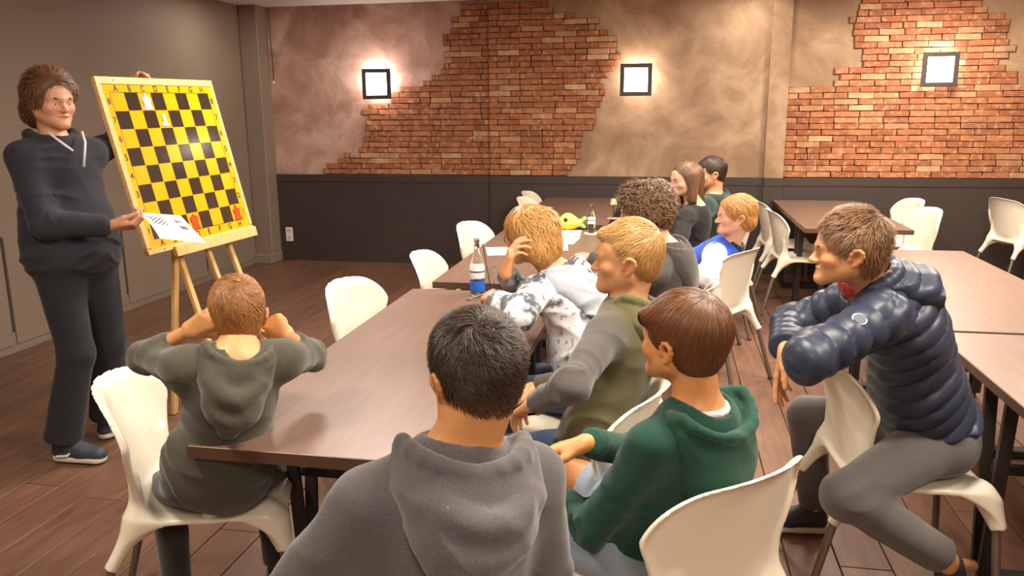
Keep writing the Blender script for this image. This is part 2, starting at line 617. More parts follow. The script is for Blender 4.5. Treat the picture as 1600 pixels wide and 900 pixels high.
single = set(vis[:298])
rest = MB()
for (px, py, pl) in planks:
    if (px, py, pl) in single:
        o = bpy.data.objects.new('floor_plank', plank_meshes[0])
        COL.objects.link(o)
        o.location = (px, py, -0.0062); o.scale = (1, pl / PL, 1); o.parent = floor
    else:
        rest.box((px, py, -0.0062), (PW - 0.004, pl - 0.004, 0.012))
r_ = rest.build('floor_plank', M_FLOOR, floor); r_['kind'] = 'stuff'

# left wall, corner boxing, slots of the sliding panels
wl = MB().box((-4.45, 3.0, 1.35), (0.1, 11.0, 2.75)).build('wall_left', M_GREYWALL)
tag(wl, 'grey brown painted wall behind the standing man', kind='structure')
for (py, z0, z1) in ((4.68, 0.138, 0.80), (5.905, 0.131, 0.72), (7.125, 0.10, 0.62)):
    MB().box((-4.3985, py, (z0 + z1) / 2), (0.006, 0.016, z1 - z0)).build('slot', M_SLIT, wl)
pan = MB()
for (y0, y1) in ((3.50, 4.665), (4.695, 5.89), (5.92, 7.11), (7.14, 8.03)):
    MB().box((-4.3955, (y0 + y1) / 2, 0.42), (0.012, y1 - y0, 0.74), None, 0.002).build('panel', M_GREYWALL, wl)
cb = MB().box((-4.30, 8.22, 1.35), (0.2, 0.24, 2.75), None, 0.008).build('trim_1', M_GREYWALL)
tag(cb, 'grey boxed column in the back left corner', kind='structure')
bb_ = MB().box((-4.3, 8.19, 0.05), (0.22, 0.3, 0.1), None, 0.006).build('baseboard_left', M_GREYWALL)
tag(bb_, 'grey plinth at the foot of the corner column', kind='structure')
wr = MB().box((5.55, 3.0, 1.35), (0.1, 11.0, 2.75)).build('wall_right', plain('wall_tan', lin(180, 150, 120), 0.8)); tag(wr, 'tan wall', kind='structure')
wf = MB().box((0.5, -2.5, 1.35), (10.2, 0.1, 2.75)).build('wall_front', MATS['wall_tan']); tag(wf, 'tan wall', kind='structure')

# back wall: four sections with their own depth
SECT = [(-4.2, -1.80, 8.33, M_PLASTER_P, 'rosy mottled plaster wall beside the left wall lamp'),
        (-1.80, 0.92, 8.29, M_PLASTER, 'tan mottled plaster wall around the middle wall lamp'),
        (0.92, 1.10, 8.25, M_PLASTER, 'narrow plaster pilaster'),
        (1.10, 5.5, 8.29, M_PLASTER, 'plaster wall with the broad right brick patch')]
walls = []
for i, (x0, x1, y, m, lab) in enumerate(SECT):
    w = MB().box(((x0 + x1) / 2, y + 0.1, 1.35), (x1 - x0, 0.2, 2.75)).build('wall_back', m)
    tag(w, lab, kind='structure'); walls.append(w)
    t = MB().box(((x0 + x1) / 2, y - 0.011, 0.475), (x1 - x0, 0.022, 0.95)).build('trim_%d' % (i + 2), M_WAINS)
    MB().box(((x0 + x1) / 2, y - 0.025, 0.91), (x1 - x0 - 0.002, 0.010, 0.075), None, 0.002).build('rail', M_WAINS, t)
    tag(t, 'dark brown wainscot panel', kind='structure')

def interp(poly, z):
    zs = [p[1] for p in poly]
    if z <= zs[0]: return poly[0][0]
    for (xa, za), (xb, zb) in zip(poly, poly[1:]):
        if za <= z <= zb:
            return xa + (xb - xa) * (z - za) / max(zb - za, 1e-6)
    return poly[-1][0]
B1L = [(-3.66, .95), (-3.62, 1.0), (-3.44, 1.12), (-3.20, 1.25), (-3.2, 1.44), (-3.14, 1.66), (-2.83, 1.69), (-2.81, 1.82), (-2.69, 1.86), (-2.42, 1.90), (-2.39, 1.97), (-2.29, 2.0), (-2.21, 2.14), (-2.26, 2.26), (-2.22, 2.37), (-2.16, 2.44), (-2.14, 2.53), (-2.09, 2.70)]
B1R = [(-1.0, .95), (-.90, 1.18), (-.82, 1.37), (-.76, 1.51), (-.70, 1.67), (-.64, 1.79), (-.64, 1.9), (-.56, 1.99), (-.49, 2.09), (-.52, 2.16), (-.55, 2.22), (-.51, 2.29), (-.62, 2.36), (-.72, 2.39), (-.70, 2.47), (-1.01, 2.52), (-1.19, 2.55), (-1.2, 2.70)]
B2L = [(1.10, .95), (1.10, 1.79), (1.55, 1.80), (1.53, 1.94), (1.64, 1.96), (1.75, 2.01), (1.71, 2.1), (1.65, 2.19), (1.62, 2.38), (1.63, 2.47), (1.72, 2.52), (1.71, 2.70)]
B2R = [(5.45, .95), (5.45, 1.79), (3.06, 1.81), (3.04, 1.91), (2.95, 1.98), (2.95, 2.06), (3.04, 2.11), (2.93, 2.14), (2.94, 2.30), (2.94, 2.36), (2.82, 2.42), (2.73, 2.46), (2.71, 2.54), (2.71, 2.70)]
BP, BLEN = 0.0565, 0.222
def brick_mesh(seed):
    r = random.Random(seed)
    bm = bmesh.new()
    bmesh.ops.create_cube(bm, size=1.0)
    for v in bm.verts:
        v.co.x *= (BLEN - 0.007) ; v.co.z *= (BP - 0.0055); v.co.y *= 0.024
    bmesh.ops.subdivide_edges(bm, edges=[e for e in bm.edges if abs(e.verts[0].co.x - e.verts[1].co.x) > 0.05], cuts=2)
    for v in bm.verts:
        v.co.x += r.uniform(-.003, .003); v.co.z += r.uniform(-.0022, .0022)
        if v.co.y < 0:
            v.co.y += r.uniform(-.003, .003)
    fr = [e for e in bm.edges if e.verts[0].co.y < 0 and e.verts[1].co.y < 0 and len(e.link_faces) == 2 and abs(e.link_faces[0].normal.dot(e.link_faces[1].normal)) < .5]
    bmesh.ops.bevel(bm, geom=fr, offset=0.003, segments=1, affect='EDGES')
    me = bpy.data.meshes.new('brick'); bm.to_mesh(me); bm.free()
    me.materials.append(M_BRICK)
    return me
BR = [brick_mesh(i) for i in range(8)]
LAMPS = [(-2.972, 1.886), (-0.326, 1.888), (2.39, 1.938)]
def lay(wall, y, left, right, xa, xb, stagger):
    bricks = []
    row = 0
    z = 0.955 + BP / 2
    while z < 2.66:
        x0 = max(xa, interp(left, z)); x1 = min(xb, interp(right, z))
        jl, jr = random.uniform(-.05, .05), random.uniform(-.05, .05)
        if x0 > xa + 1e-3: x0 += jl
        if x1 < xb - 1e-3: x1 += jr
        x = xa - BLEN * (0.5 if row % 2 else 0.0) - BLEN * random.uniform(0, .12)
        while x < x1:
            w = BLEN * random.choice((1, 1, 1, 1, 1, .97, 1.03, .5))
            a, b_ = max(x, x0), min(x + w, x1)
            if b_ - a > 0.045: bricks.append(((a + b_) / 2, z, b_ - a))
            x += w
        z += BP; row += 1
    inview = [b_ for b_ in bricks if seen(b_[0], y, b_[1], 10)]
    out = [b_ for b_ in bricks if not seen(b_[0], y, b_[1], 10)]
    inview.sort(key=lambda q: -q[2])
    ind, extra = inview[:298], inview[298:] + out
    mort = MB()
    for (bx, bz, bw) in bricks:
        mort.box((bx, y - 0.003, bz), (bw + 0.012, 0.012, BP + 0.004))
    mo = mort.build('mortar', M_MORTAR, wall)
    for (bx, bz, bw) in ind:
        o = bpy.data.objects.new('brick', random.choice(BR))
        COL.objects.link(o)
        o.location = (bx, y - 0.012 + random.uniform(-.002, .002), bz + random.uniform(-.001, .001))
        o.scale = ((bw - .007) / (BLEN - .007), 1, random.uniform(.96, 1.03))
        o.rotation_euler = (0, random.uniform(-.008, .008), 0)
        o.parent = wall
    if extra:
        e = MB()
        for (bx, bz, bw) in extra: e.box((bx, y - 0.012, bz), (bw - .010, 0.024, BP - .008), None, 0.003)
        eo = e.build('brick', M_BRICK, wall); eo['kind'] = 'stuff'
    print('bricks', len(bricks), len(inview))
lay(walls[0], 8.33, B1L, B1R, -4.2, -1.80, 0)
lay(walls[1], 8.29, B1L, B1R, -1.80, 0.92, 0)
lay(walls[3], 8.29, B2L, B2R, 1.10, 5.45, 0)

# wall lamps: dark square frame held off the wall, glowing pane, light spilling behind it
M_LFRAME = plain('lamp_frame', lin(72, 64, 60), 0.5, metal=0.2)
M_GLOW = emit('lamp_pane', (1.0, 0.97, 0.95), 7.0)
LLAB = ['square wall lamp in dark frame on rosy plaster left of the bricks', 'square wall lamp in dark frame between brick patch and tan plaster', 'square wall lamp in dark frame on the right brick patch']
for i, (lx, lz) in enumerate(LAMPS):
    yw = 8.33 if i == 0 else 8.29
    L = empty('wall_lamp', (lx, yw, lz))
    tag(L, LLAB[i], 'wall lamp', 'square wall lamps on the back wall')
    fr = MB()
    o_, w_ = 0.152, 0.040
    fr.box((0, -0.118, o_ - w_ / 2), (2 * o_, 0.02, w_), None, .003).box((0, -0.118, -o_ + w_ / 2), (2 * o_, 0.02, w_), None, .003)
    fr.box((o_ - w_ / 2, -0.118, 0), (w_, 0.02, 2 * o_ - 2 * w_ + .004)).box((-o_ + w_ / 2, -0.118, 0), (w_, 0.02, 2 * o_ - 2 * w_ + .004))
    fr.build('frame', M_LFRAME, L)
    MB().box((0, -0.112, 0), (2 * o_ - 2 * w_ + .006, 0.006, 2 * o_ - 2 * w_ + .006)).build('pane', M_GLOW, L)
    bp_ = MB().box((0, -0.014, 0), (0.16, 0.014, 0.16), None, .003)
    bp_.build('back_plate', plain('lamp_plate', lin(210, 205, 200), .5), L)
    for (ax_, az_) in ((0, .148), (-.146, .146), (.146, .146), (-.146, -.146), (.146, -.146)):
        MB().bar((ax_, -0.112, az_), (ax_ * .5, -0.012, az_ * .5), .010, .010).build('arm', M_LFRAME, L)
    for dz, pw in ((0.0, (9.0, 5.0, 6.5)[i]),):
        d = bpy.data.lights.new('lamp_bulb', 'POINT'); d.energy = pw; d.color = (1, .86, .80) if i != 1 else (1, .82, .66); d.shadow_soft_size = .03
        b_ = bpy.data.objects.new('lamp_bulb', d); COL.objects.link(b_); b_.location = (0, -0.078, 0.075); b_.parent = L

# socket, cable
s_ = empty('wall_socket', (-4.09, YB - .022, 0.29)); tag(s_, 'white double power socket low on dark wainscot by the corner', 'socket')
MB().box((0, -.006, 0), (.082, .012, .155), None, .004).build('cover', M_WHITE, s_)
for dz in (.036, -.036):
    MB().tube([(0, -.0135, dz), (0, -.0115, dz)], .026, 16).build('outlet', plain('outlet_white', lin(205, 195, 180), .4), s_)
cbl = MB().tube([(-4.165, YB - .012, 2.67), (-4.168, YB - .012, 2.4), (-4.155, YB - .014, 2.1), (-4.16, YB - .014, 1.93)], .004, 6)
cb_ = empty('hanging_cable', (-4.16, YB, 1.9)); tag(cb_, 'thin dark cable with a white plug end hanging in the back corner', 'cable')
o = cbl.build('cord', plain('black_rubber', lin(40, 34, 30), .6), cb_); o.matrix_parent_inverse = cb_.matrix_world.inverted(); o.location = (4.16, -YB, -1.9)
o = MB().box((0, -.014, .02), (.016, .016, .035), None, .003).build('plug', M_WHITE, cb_)

# ------------------------------------------------------------------ tables
def make_table(x0, y0, label, w=0.75, l=1.98):
    """corner nearest the camera-left at (x0, y0)"""
    t = empty('dining_table', (x0 + w / 2, y0 + l / 2, 0))
    tag(t, label, 'table', 'brown laminate tables of the dining room')
    top = MB().box((0, 0, .7225), (w, l, .035), None, .002).build('tabletop', M_TABLE, t)
    e_ = MB()
    for sx in (-1, 1): e_.box((sx * w / 2, 0, .7225), (.003, l - .002, .032))
    for sy in (-1, 1): e_.box((0, sy * l / 2, .7225), (w - .002, .003, .032))
    e_.build('edge_band', M_TEDGE, t)
    for sy in (-1, 1):
        fy = sy * (l / 2 - .56)
        f_ = MB().box((0, fy, .02), (w - .1, .07, .035), None, .004).build('foot_bar', M_STEEL, t)
        for sx in (-1, 1):
            for dy in (-.09, .09):
                MB().bar((sx * (w / 2 - .05), fy + dy, .705), (sx * (w / 2 - .05), fy + dy * .3, .03), .04, .02, (0, 1, 0)).build('leg', M_STEEL, t)
        MB().box((0, fy, .42), (w - .1, .03, .03)).build('crossbar', M_STEEL, t)
    return t
make_table(-1.23, 1.82, 'brown table nearest the camera with a boy resting his elbow on its left edge')
make_table(-1.18, 3.98, 'brown table with bottles, papers and green fish pouch')
make_table(-1.19, 6.24, 'brown table touching the dark wainscot with a small stemmed lamp on it')
make_table(1.01, 6.24, 'brown table touching the back wall behind the boy in the puffer jacket')
make_table(1.05, 3.37, 'long brown table behind the hood of the puffer jacket boy')
make_table(1.05, 1.36, 'brown table cut by the right picture edge, nearest on that side')
make_table(3.25, 6.24, 'brown table at the back right beyond the lone white chair')

# ------------------------------------------------------------------ chairs
def relax(V, F, n=4, k=.5):
    V = V.copy(); m = F.shape[1]
    a = np.concatenate([F[:, i] for i in range(m)] + [F[:, (i + 1) % m] for i in range(m)])
    b = np.concatenate([F[:, (i + 1) % m] for i in range(m)] + [F[:, i] for i in range(m)])
    cnt = np.bincount(a, minlength=len(V))[:, None] + 1e-9
    for _ in range(n):
        for w in (k, -k * .96):
            acc = np.stack([np.bincount(a, V[b, j], len(V)) for j in range(3)], 1)
            V += w * (acc / cnt - V)
    return V
def chair_shell():
    def back(p):
        x, y, z = p[:, 0], p[:, 1], p[:, 2]
        zz = np.clip((z - .42) / .40, -.1, 1.2)
        cv = .75 + .75 * zz
        xs = -.185 - .075 * zz - .02 * zz * zz + cv * y * y
        xs = xs + .07 * np.clip((.50 - z) / .08, 0, 1) ** 2 * np.clip(1 - np.abs(y) / .15, 0, 1) ** .5
        sl = np.sqrt(1 + (2 * cv * y) ** 2 + .06)
        wz = .182 + .092 * np.clip((z - .43) / .26, 0, 1) ** 1.1
        ay = np.abs(y)
        # rounded top outline
        qy = np.maximum(ay - (wz - .13), 0); qz = np.maximum(z - (.825 - .04 * (y / .27) ** 2 - .13), 0)
        ow = np.where(qz > 0, np.sqrt(qy * qy + qz * qz) - .13, (ay - wz) * .95)
        rim = np.clip(1 + ow / .035, 0, 1)
        xs = xs - .022 * rim ** 2 * np.clip((z - .5) / .15, 0, 1)
        d = np.abs(x - xs) / sl - .0062
        return smin_max(np.maximum(d, .405 - z), ow, .006)
    def seat(p):
        x, y, z = p[:, 0], p[:, 1], p[:, 2]
        ay = np.abs(y)
        zs = .445 - .012 * np.exp(-((x - .0) ** 2 + y * y) / .02) - 5.0 * np.clip(ay - .165, 0, 1) ** 2 - 7.0 * np.clip(x - .16, 0, 1) ** 2 - 3 * np.clip(-x - .16, 0, 1) ** 2
        wx = .218 + .04 * x
        q = np.maximum(ay - wx + .05, 0) ; r = np.maximum(np.abs(x - .015) - .225 + .05, 0)
        ow = np.sqrt(q * q + r * r) - .05
        d = np.abs(z - zs) / 1.15 - .007
        return smin_max(d, ow, .006)
    ops = [FN(back, .0), FN(seat, .05)]
    for s in (-1, 1):
        ops.append(RC((.185, s * .190, .418), (.228, s * .222, .320), .026, .020, .07, cut_b=1.0))
        ops.append(RC((-.180, s * .182, .44), (-.262, s * .208, .305), .022, .019, .06, cut_b=1.0))
        ops.append(RC((-.175, s * .182, .58), (-.185, s * .180, .43), .006, .018, .04))
    lo, hi = (-.36, -.32, .28), (.28, .32, .85)
    V, F = sdf_mesh(ops, lo, hi, .0045)
    V = relax(V, F, 12)
    me = np_mesh('shell', V, F)
    me = decimate(me, .22)
    return me
def smin_max(a, b, k): return -smin(-a, -b, k)
CHAIR_SHELL = chair_shell()
CHAIR_SHELL.materials.append(M_WHITE)
CHAIR_SHELL.polygons.foreach_set('use_smooth', [True] * len(CHAIR_SHELL.polygons))
chair0 = None
def chair(x, y, ang, label, group, z=0.0):
    global chair0
    if chair0 is None:
        chair0 = c = empty('shell_chair')
        link('shell', CHAIR_SHELL, [], c)
        for s in (-1, 1):
            for a, b_ in (((.226, s * .221, .335), (.250, s * .238, .012)), ((-.256, s * .206, .318), (-.340, s * .235, .012))):
                lg = MB().tube([a, b_], [.0135, .0125], 12).build('leg', M_LEG, c, smooth=True, angle=40)
                MB().tube([(b_[0], b_[1], .0), (b_[0], b_[1], .014)], .015, 10).build('foot_cap', plain('foot_cap', lin(60, 54, 48), .6), lg)
    else:
        c = copy_tree(chair0)
    c.location = (x, y, z); c.rotation_euler = (0, 0, math.radians(ang))
    c['label'] = label; c['category'] = 'chair'; c['group'] = group
    return c
G = 'white plastic shell chairs'
# ------------------------------------------------------------------ people: bodies, clothes, hair (all smooth closed meshes)
def vnoise(p, seed=0):
    p = np.asarray(p, np.float32)
    i = np.floor(p).astype(np.int64); f = p - i
    f = f * f * (3 - 2 * f)
    def h(x, y, z):
        n = (x * 374761393 + y * 668265263 + z * 2147483647 + seed * 1274126177) & 0xffffffff
        n = ((n ^ (n >> 13)) * 1274126177) & 0xffffffff
        return ((n ^ (n >> 16)) & 0xffff).astype(np.float32) / 65535.0
    x, y, z = i[:, 0], i[:, 1], i[:, 2]
    fx, fy, fz = f[:, 0], f[:, 1], f[:, 2]
    c00 = h(x, y, z) * (1 - fx) + h(x + 1, y, z) * fx
    c10 = h(x, y + 1, z) * (1 - fx) + h(x + 1, y + 1, z) * fx
    c01 = h(x, y, z + 1) * (1 - fx) + h(x + 1, y, z + 1) * fx
    c11 = h(x, y + 1, z + 1) * (1 - fx) + h(x + 1, y + 1, z + 1) * fx
    return (c00 * (1 - fy) + c10 * fy) * (1 - fz) + (c01 * (1 - fy) + c11 * fy) * fz

def folds(axis, amp=.004, scale=18.0, stretch=.35, seed=0):
    """creases running across the given axis"""
    a = nrm(axis); b = nrm(np.cross(a, (.3, .5, .8))); c = np.cross(a, b)
    M = np.stack([a, b * stretch, c * stretch], 1).astype(np.float32) * scale
    def fn(p):
        q = p @ M
        n = vnoise(q + 2.2 * vnoise(p * 6.0, seed + 3)[:, None], seed)
        r = 1 - np.abs(2 * n - 1)
        big = vnoise(p * 7.0, seed + 9)
        return amp * (1.3 * (1 - r ** 1.5) * big * 1.6 - .6 * (vnoise(p * 11.0, seed + 5) - .5))
    return fn

class WR:                                    # wraps an op with a radius offset field
    def __init__(s, op, fn): s.op, s.fn, s.k, s.sub = op, fn, op.k, op.sub
    def d(s, p): return s.op.d(p) - s.fn(p)

_b0 = bounds
def bounds(ops, pad=0.03):
    return _b0([o.op if isinstance(o, WR) else o for o in ops], pad)

SKIN = {}
def skin_mat(tone):
    k = tuple(tone)
    if k not in SKIN:
        SKIN[k] = plain('skin_%d' % len(SKIN), lin(*tone), 0.48, attr=True, sss=0.12, noise=.05, nscale=60, bump=.08, bscale=500)
    return SKIN[k]

def hand_ops(wr, d, pal, side, s, curl=.35, spread=.12, thumb=.5, curls=None, tc=None):
    d = nrm(d); pal = nrm(np.asarray(pal, float) - d * np.dot(pal, d))
    ac = np.cross(d, pal) * (1 if side == 'R' else -1)          # towards the thumb
    ops = []
    spec = [(.027, .086, (.040, .025, .020), .0088), (.009, .090, (.044, .029, .021), .0090),
            (-.009, .086, (.041, .027, .021), .0085), (-.026, .077, (.033, .020, .018), .0075)]
    for i, (u, l, ph, r) in enumerate(spec):
        kn = wr + (d * l + ac * u) * s
        ops.append(RC(wr + (d * .006 + ac * u * .55) * s, kn, .0165 * s, .0105 * s, .012))
        c = (curls[i] if curls else curl)
        ang = 0.0
        dirf = nrm(d + ac * spread * (1.2 - i * .8))
        p = kn; rr = r * s
        for j, (L, b) in enumerate(zip(ph, (60, 75, 50))):
            ang += math.radians(b) * c
            v = nrm(dirf * math.cos(ang) + pal * math.sin(ang))
            q = p + v * L * s
            ops.append(RC(p, q, rr, rr * .90, .003 if j else .006))
            p = q; rr *= .90
    b0 = wr + (d * .018 + ac * .020 + pal * .006) * s
    t1 = nrm(d * .75 + ac * (.25 + .75 * thumb) + pal * .30)
    t2 = nrm(d * .95 + ac * (.05 + .5 * thumb) + pal * (.25 if tc is None else tc))
    m = b0 + t1 * .042 * s; m2 = m + t2 * .034 * s; m3 = m2 + nrm(t2 + pal * .15) * .026 * s
    ops += [RC(b0, m, .0165 * s, .0125 * s, .016), RC(m, m2, .0115 * s, .0100 * s, .004), RC(m2, m3, .0098 * s, .0082 * s, .004)]
    return ops

class Frame:
    def __init__(s, o, f, up, sc, zs=.88):
        s.z = zs
        s.o = np.asarray(o, float); s.f = nrm(f)
        s.r = nrm(np.cross(s.f, up)); s.u = np.cross(s.r, s.f); s.s = sc
        s.M = np.stack([s.r, s.f, s.u], 1)
    def P(s, x, y, z): return s.o + (s.r * x + s.f * y + s.u * z * s.z) * s.s
    def loc(s, p): return ((p - s.o) @ s.M) / np.array((s.s, s.s, s.s * s.z))
    def el(s, c, r, k=.02, sub=False, tilt=None):
        R = s.M
        if tilt is not None:
            R = s.M @ np.array(Euler(tilt).to_matrix())
        return EL(s.P(*c), np.asarray(r) * np.array((1, 1, s.z)) * s.s, R, k * s.s, sub)
    def rc(s, a, b, ra, rb, k=.01, sub=False): return RC(s.P(*a), s.P(*b), ra * s.s, rb * s.s, k * s.s, sub)

def head_ops(F, nose=1.0, jaw=1.0, mouth=0.0, female=False):
    o = [F.el((0, -.014, .046), (.073, .094, .086), .03),
         F.el((0, .028, .022), (.064, .062, .082), .03),
         F.el((0, .040, .056), (.054, .047, .046), .03),
         F.el((0, .030, -.040), (.050 * jaw, .056, .058), .03)]
    for s in (-1, 1):
        o.append(F.rc((s * .047 * jaw, .000, -.040), (s * .011, .078, -.084), .021, .016, .03))
        o.append(F.el((s * .040, .058, -.014), (.026, .026, .026), .02))
        o.append(F.rc((s * .008, .088, .026), (s * .040, .074, .030), .0115, .010, .018))
    o.append(F.el((0, .079, -.087), (.019, .017, .016), .02))
    for s in (-1, 1):                                           # eye sockets
        o.append(F.el((s * .031, .098, .007), (.020, .016, .0125), .014, True))
    o.append(F.rc((0, .084, .020), (0, .109 + .006 * (nose - 1) * 10, -.020), .0075, .0098 * nose, .010))
    o.append(F.el((0, .108 + .006 * (nose - 1) * 10, -.022), (.010, .0105, .009), .006))
    for s in (-1, 1):
        o.append(F.el((s * .0115, .098, -.024), (.0078, .010, .0075), .006))
        o.append(F.el((s * .007, .108, -.0325), (.0035, .006, .003), .003, True))
    o.append(F.el((0, .088, -.047), (.025, .0115, .0068), .007))
    o.append(F.el((0, .086, -.0585 - mouth * .006), (.022, .0115, .0080), .007))
    o.append(F.el((0, .099, -.0522 - mouth * .003), (.024, .011, .0017 + mouth * .0045), .003, True))
    for s in (-1, 1):                                           # eyelids: a shell over the eyeball with an almond opening
        o.append(F.el((s * .0312, .0735, .0062), (.0150, .0143, .0140), .006))
        o.append(F.rc((s * .019, .0845, .0125), (s * .044, .0765, .0120), .0036, .0034, .006))
        o.append(F.el((s * .0318, .0900, .0052), (.0132, .0110, .0046), .0015, True))
    for s in (-1, 1):                                           # ears
        o.append(F.el((s * .0755, -.010, .000), (.0060, .018, .027), .006, tilt=(0, s * .12, s * .30)))
        o.append(F.el((s * .0850, -.010, .004), (.0080, .0105, .016), .004, True, tilt=(0, s * .12, s * .30)))
        pts = [(.066, .010, -.022), (.074, .006, -.006), (.079, .003, .012), (.084, -.006, .026), (.087, -.018, .028), (.087, -.028, .018), (.084, -.030, .004), (.079, -.022, -.012), (.074, -.010, -.026), (.069, .002, -.030)]
        for a, b in zip(pts, pts[1:]):
            o.append(F.rc((s * a[0], a[1], a[2]), (s * b[0], b[1], b[2]), .0048, .0048, .006))
        o.append(F.el((s * .0745, .007, -.006), (.006, .005, .008), .004))
    return o

def skin_color(F, seed, hands=()):
    def fn(V):
        L = F.loc(V)
        c = np.ones((len(V), 3), np.float32)
        n = vnoise(V * 40.0, seed)[:, None]
        c *= .94 + .10 * n
        def blob(p, r, col, amt):
            d = np.linalg.norm((L - np.array(p)) / np.array(r), axis=1)
            w = np.clip(1.4 - d, 0, 1)[:, None] * amt
            return lambda c: c * (1 - w) + c * np.array(col) * w
        for p, r, col, amt in (((0, .098, -.0475), (.021, .02, .0065), (.82, .52, .50), .9), ((0, .096, -.059), (.018, .02, .0075), (.86, .55, .53), .9),
                               ((.045, .07, -.02), (.025, .03, .022), (1.0, .84, .80), .7), ((-.045, .07, -.02), (.025, .03, .022), (1.0, .84, .80), .7),
                               ((0, .112, -.02), (.014, .014, .014), (1.0, .84, .80), .6),
                               ((.086, -.012, 0), (.012, .03, .036), (1.0, .78, .72), .7), ((-.086, -.012, 0), (.012, .03, .036), (1.0, .78, .72), .7)):
            c = blob(p, r, col, amt)(c)
        return c
    return fn

EYE_W = plain('eye_white', lin(225, 215, 205), .25)
EYE_I = plain('eye_iris', lin(52, 40, 34), .2)
def add_face(F, parent, brow, hs=1.0, lid=None):
    for s in (-1, 1):
        mb = MB(); bmesh.ops.create_uvsphere(mb.bm, u_segments=14, v_segments=10, radius=.0126 * F.s)
        bmesh.ops.translate(mb.bm, verts=mb.bm.verts, vec=Vector(F.P(s * .0312, .0735, .0062)))
        e = mb.build('eye', EYE_W, parent, True)
        mb = MB(); bmesh.ops.create_uvsphere(mb.bm, u_segments=12, v_segments=8, radius=.0058 * F.s)
        bmesh.ops.translate(mb.bm, verts=mb.bm.verts, vec=Vector(F.P(s * .0315, .0812, .0056)))
        mb.build('iris', EYE_I, e, True)
        V, Fc = sdf_mesh([F.rc((s * .013, .0965, .0275), (s * .032, .0915, .0320), .0036, .0036, .004), F.rc((s * .032, .0915, .0320), (s * .051, .0770, .0280), .0036, .0018, .004)],
                         F.P(s * .032, .085, .028) - .035, F.P(s * .032, .085, .028) + .035, .0022)
        link('eyebrow', np_mesh('eyebrow', V, Fc), brow, parent, True)

# hair --------------------------------------------------------------
def hair_mat(name, col, rough=.42):
    return plain('hair_' + name, lin(*col), rough, attr=True, spec=.35)

def strands(F, ops_all, roots, flow, nseg, step, width, lift, rnd, jitter=.25, curl=0.0, curl_f=90.0, gravity=0.0, off=.001, bang=False):
    """fine tapered locks that follow the hair surface; returns verts, tris, colours"""
    ops = [o for o in ops_all if not (getattr(o, 'cut', False) or (o.sub and (bang or not getattr(o, 'face', False))))]
    n = len(roots)
    p = roots.copy().astype(np.float32)
    cl = vnoise(F.loc(p).astype(np.float32) * 45.0, 11) - .5
    ang = (cl * 2.2 + rnd.normal(0, 1, n) * .5) * jitter
    P = [p]
    ph = rnd.uniform(0, 6.28, n)
    lenf = rnd.uniform(.6, 1.25, n)
    h = .002
    for i in range(nseg):
        d0 = sdf_eval(ops, p)
        g = np.stack([sdf_eval(ops, p + np.eye(3, dtype=np.float32)[k] * h) - d0 for k in range(3)], 1) / h
        g /= (np.linalg.norm(g, axis=1)[:, None] + 1e-6)
        L = F.loc(p)
        v = flow(L) * np.array((1, 1, F.z)) @ F.M.T
        if gravity: v = v + np.array([0, 0, -gravity])
        v = v - g * np.einsum('ij,ij->i', v, g)[:, None]
        v /= (np.linalg.norm(v, axis=1)[:, None] + 1e-6)
        w = np.cross(g, v)
        a = ang.copy()
        if curl: a = a + curl * np.sin(ph + curl_f * (i * step)) 
        v = v * np.cos(a)[:, None] + w * np.sin(a)[:, None]
        p = p + v * (step * F.s * lenf)[:, None]
        d1 = sdf_eval(ops, p)
        t = (i + 1) / nseg
        tgt = off * F.s + lift * F.s * (t ** 1.6) * (.4 + lenf * .8)
        if curl: tgt = tgt + curl * .004 * np.cos(ph * 2 + curl_f * (i * step))
        p = p - g * (d1 - tgt)[:, None]
        P.append(p.astype(np.float32))
    P = np.stack(P, 1)                       # n, nseg+1, 3
    T = np.gradient(P, axis=1); T /= np.linalg.norm(T, axis=2)[..., None] + 1e-6
    d0 = P - F.P(0, -.01, .02)
    N = d0 / np.linalg.norm(d0, axis=2)[..., None]
    S = np.cross(T, N); S /= np.linalg.norm(S, axis=2)[..., None] + 1e-6
    N = np.cross(S, T)
    tt = np.linspace(0, 1, nseg + 1)
    prof = np.sqrt(np.clip(np.minimum(tt * 6 + .35, 1) * (1 - tt ** 3 * .93), .02, 1))
    W = (width * F.s * rnd.uniform(.6, 1.4, n))[:, None] * prof[None]
    V = np.stack([P + S * W[..., None], P + N * W[..., None] * .55, P - S * W[..., None]], 2)   # n,seg+1,3,3
    nv = (nseg + 1) * 3
    quad = []
    for i in range(nseg):
        for k in (0, 1):
            quad.append((i * 3 + k, (i + 1) * 3 + k, (i + 1) * 3 + k + 1, i * 3 + k + 1))
    quad = np.array(quad)
    Fq = (np.arange(n)[:, None, None] * nv + quad[None]).reshape(-1, 4)
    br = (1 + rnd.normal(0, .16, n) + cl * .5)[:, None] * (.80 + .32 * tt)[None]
    C = np.repeat(np.repeat(np.clip(br, .35, 1.8)[:, :, None, None], 3, 2), 3, 3)
    return V.reshape(-1, 3), Fq, C.reshape(-1, 3)

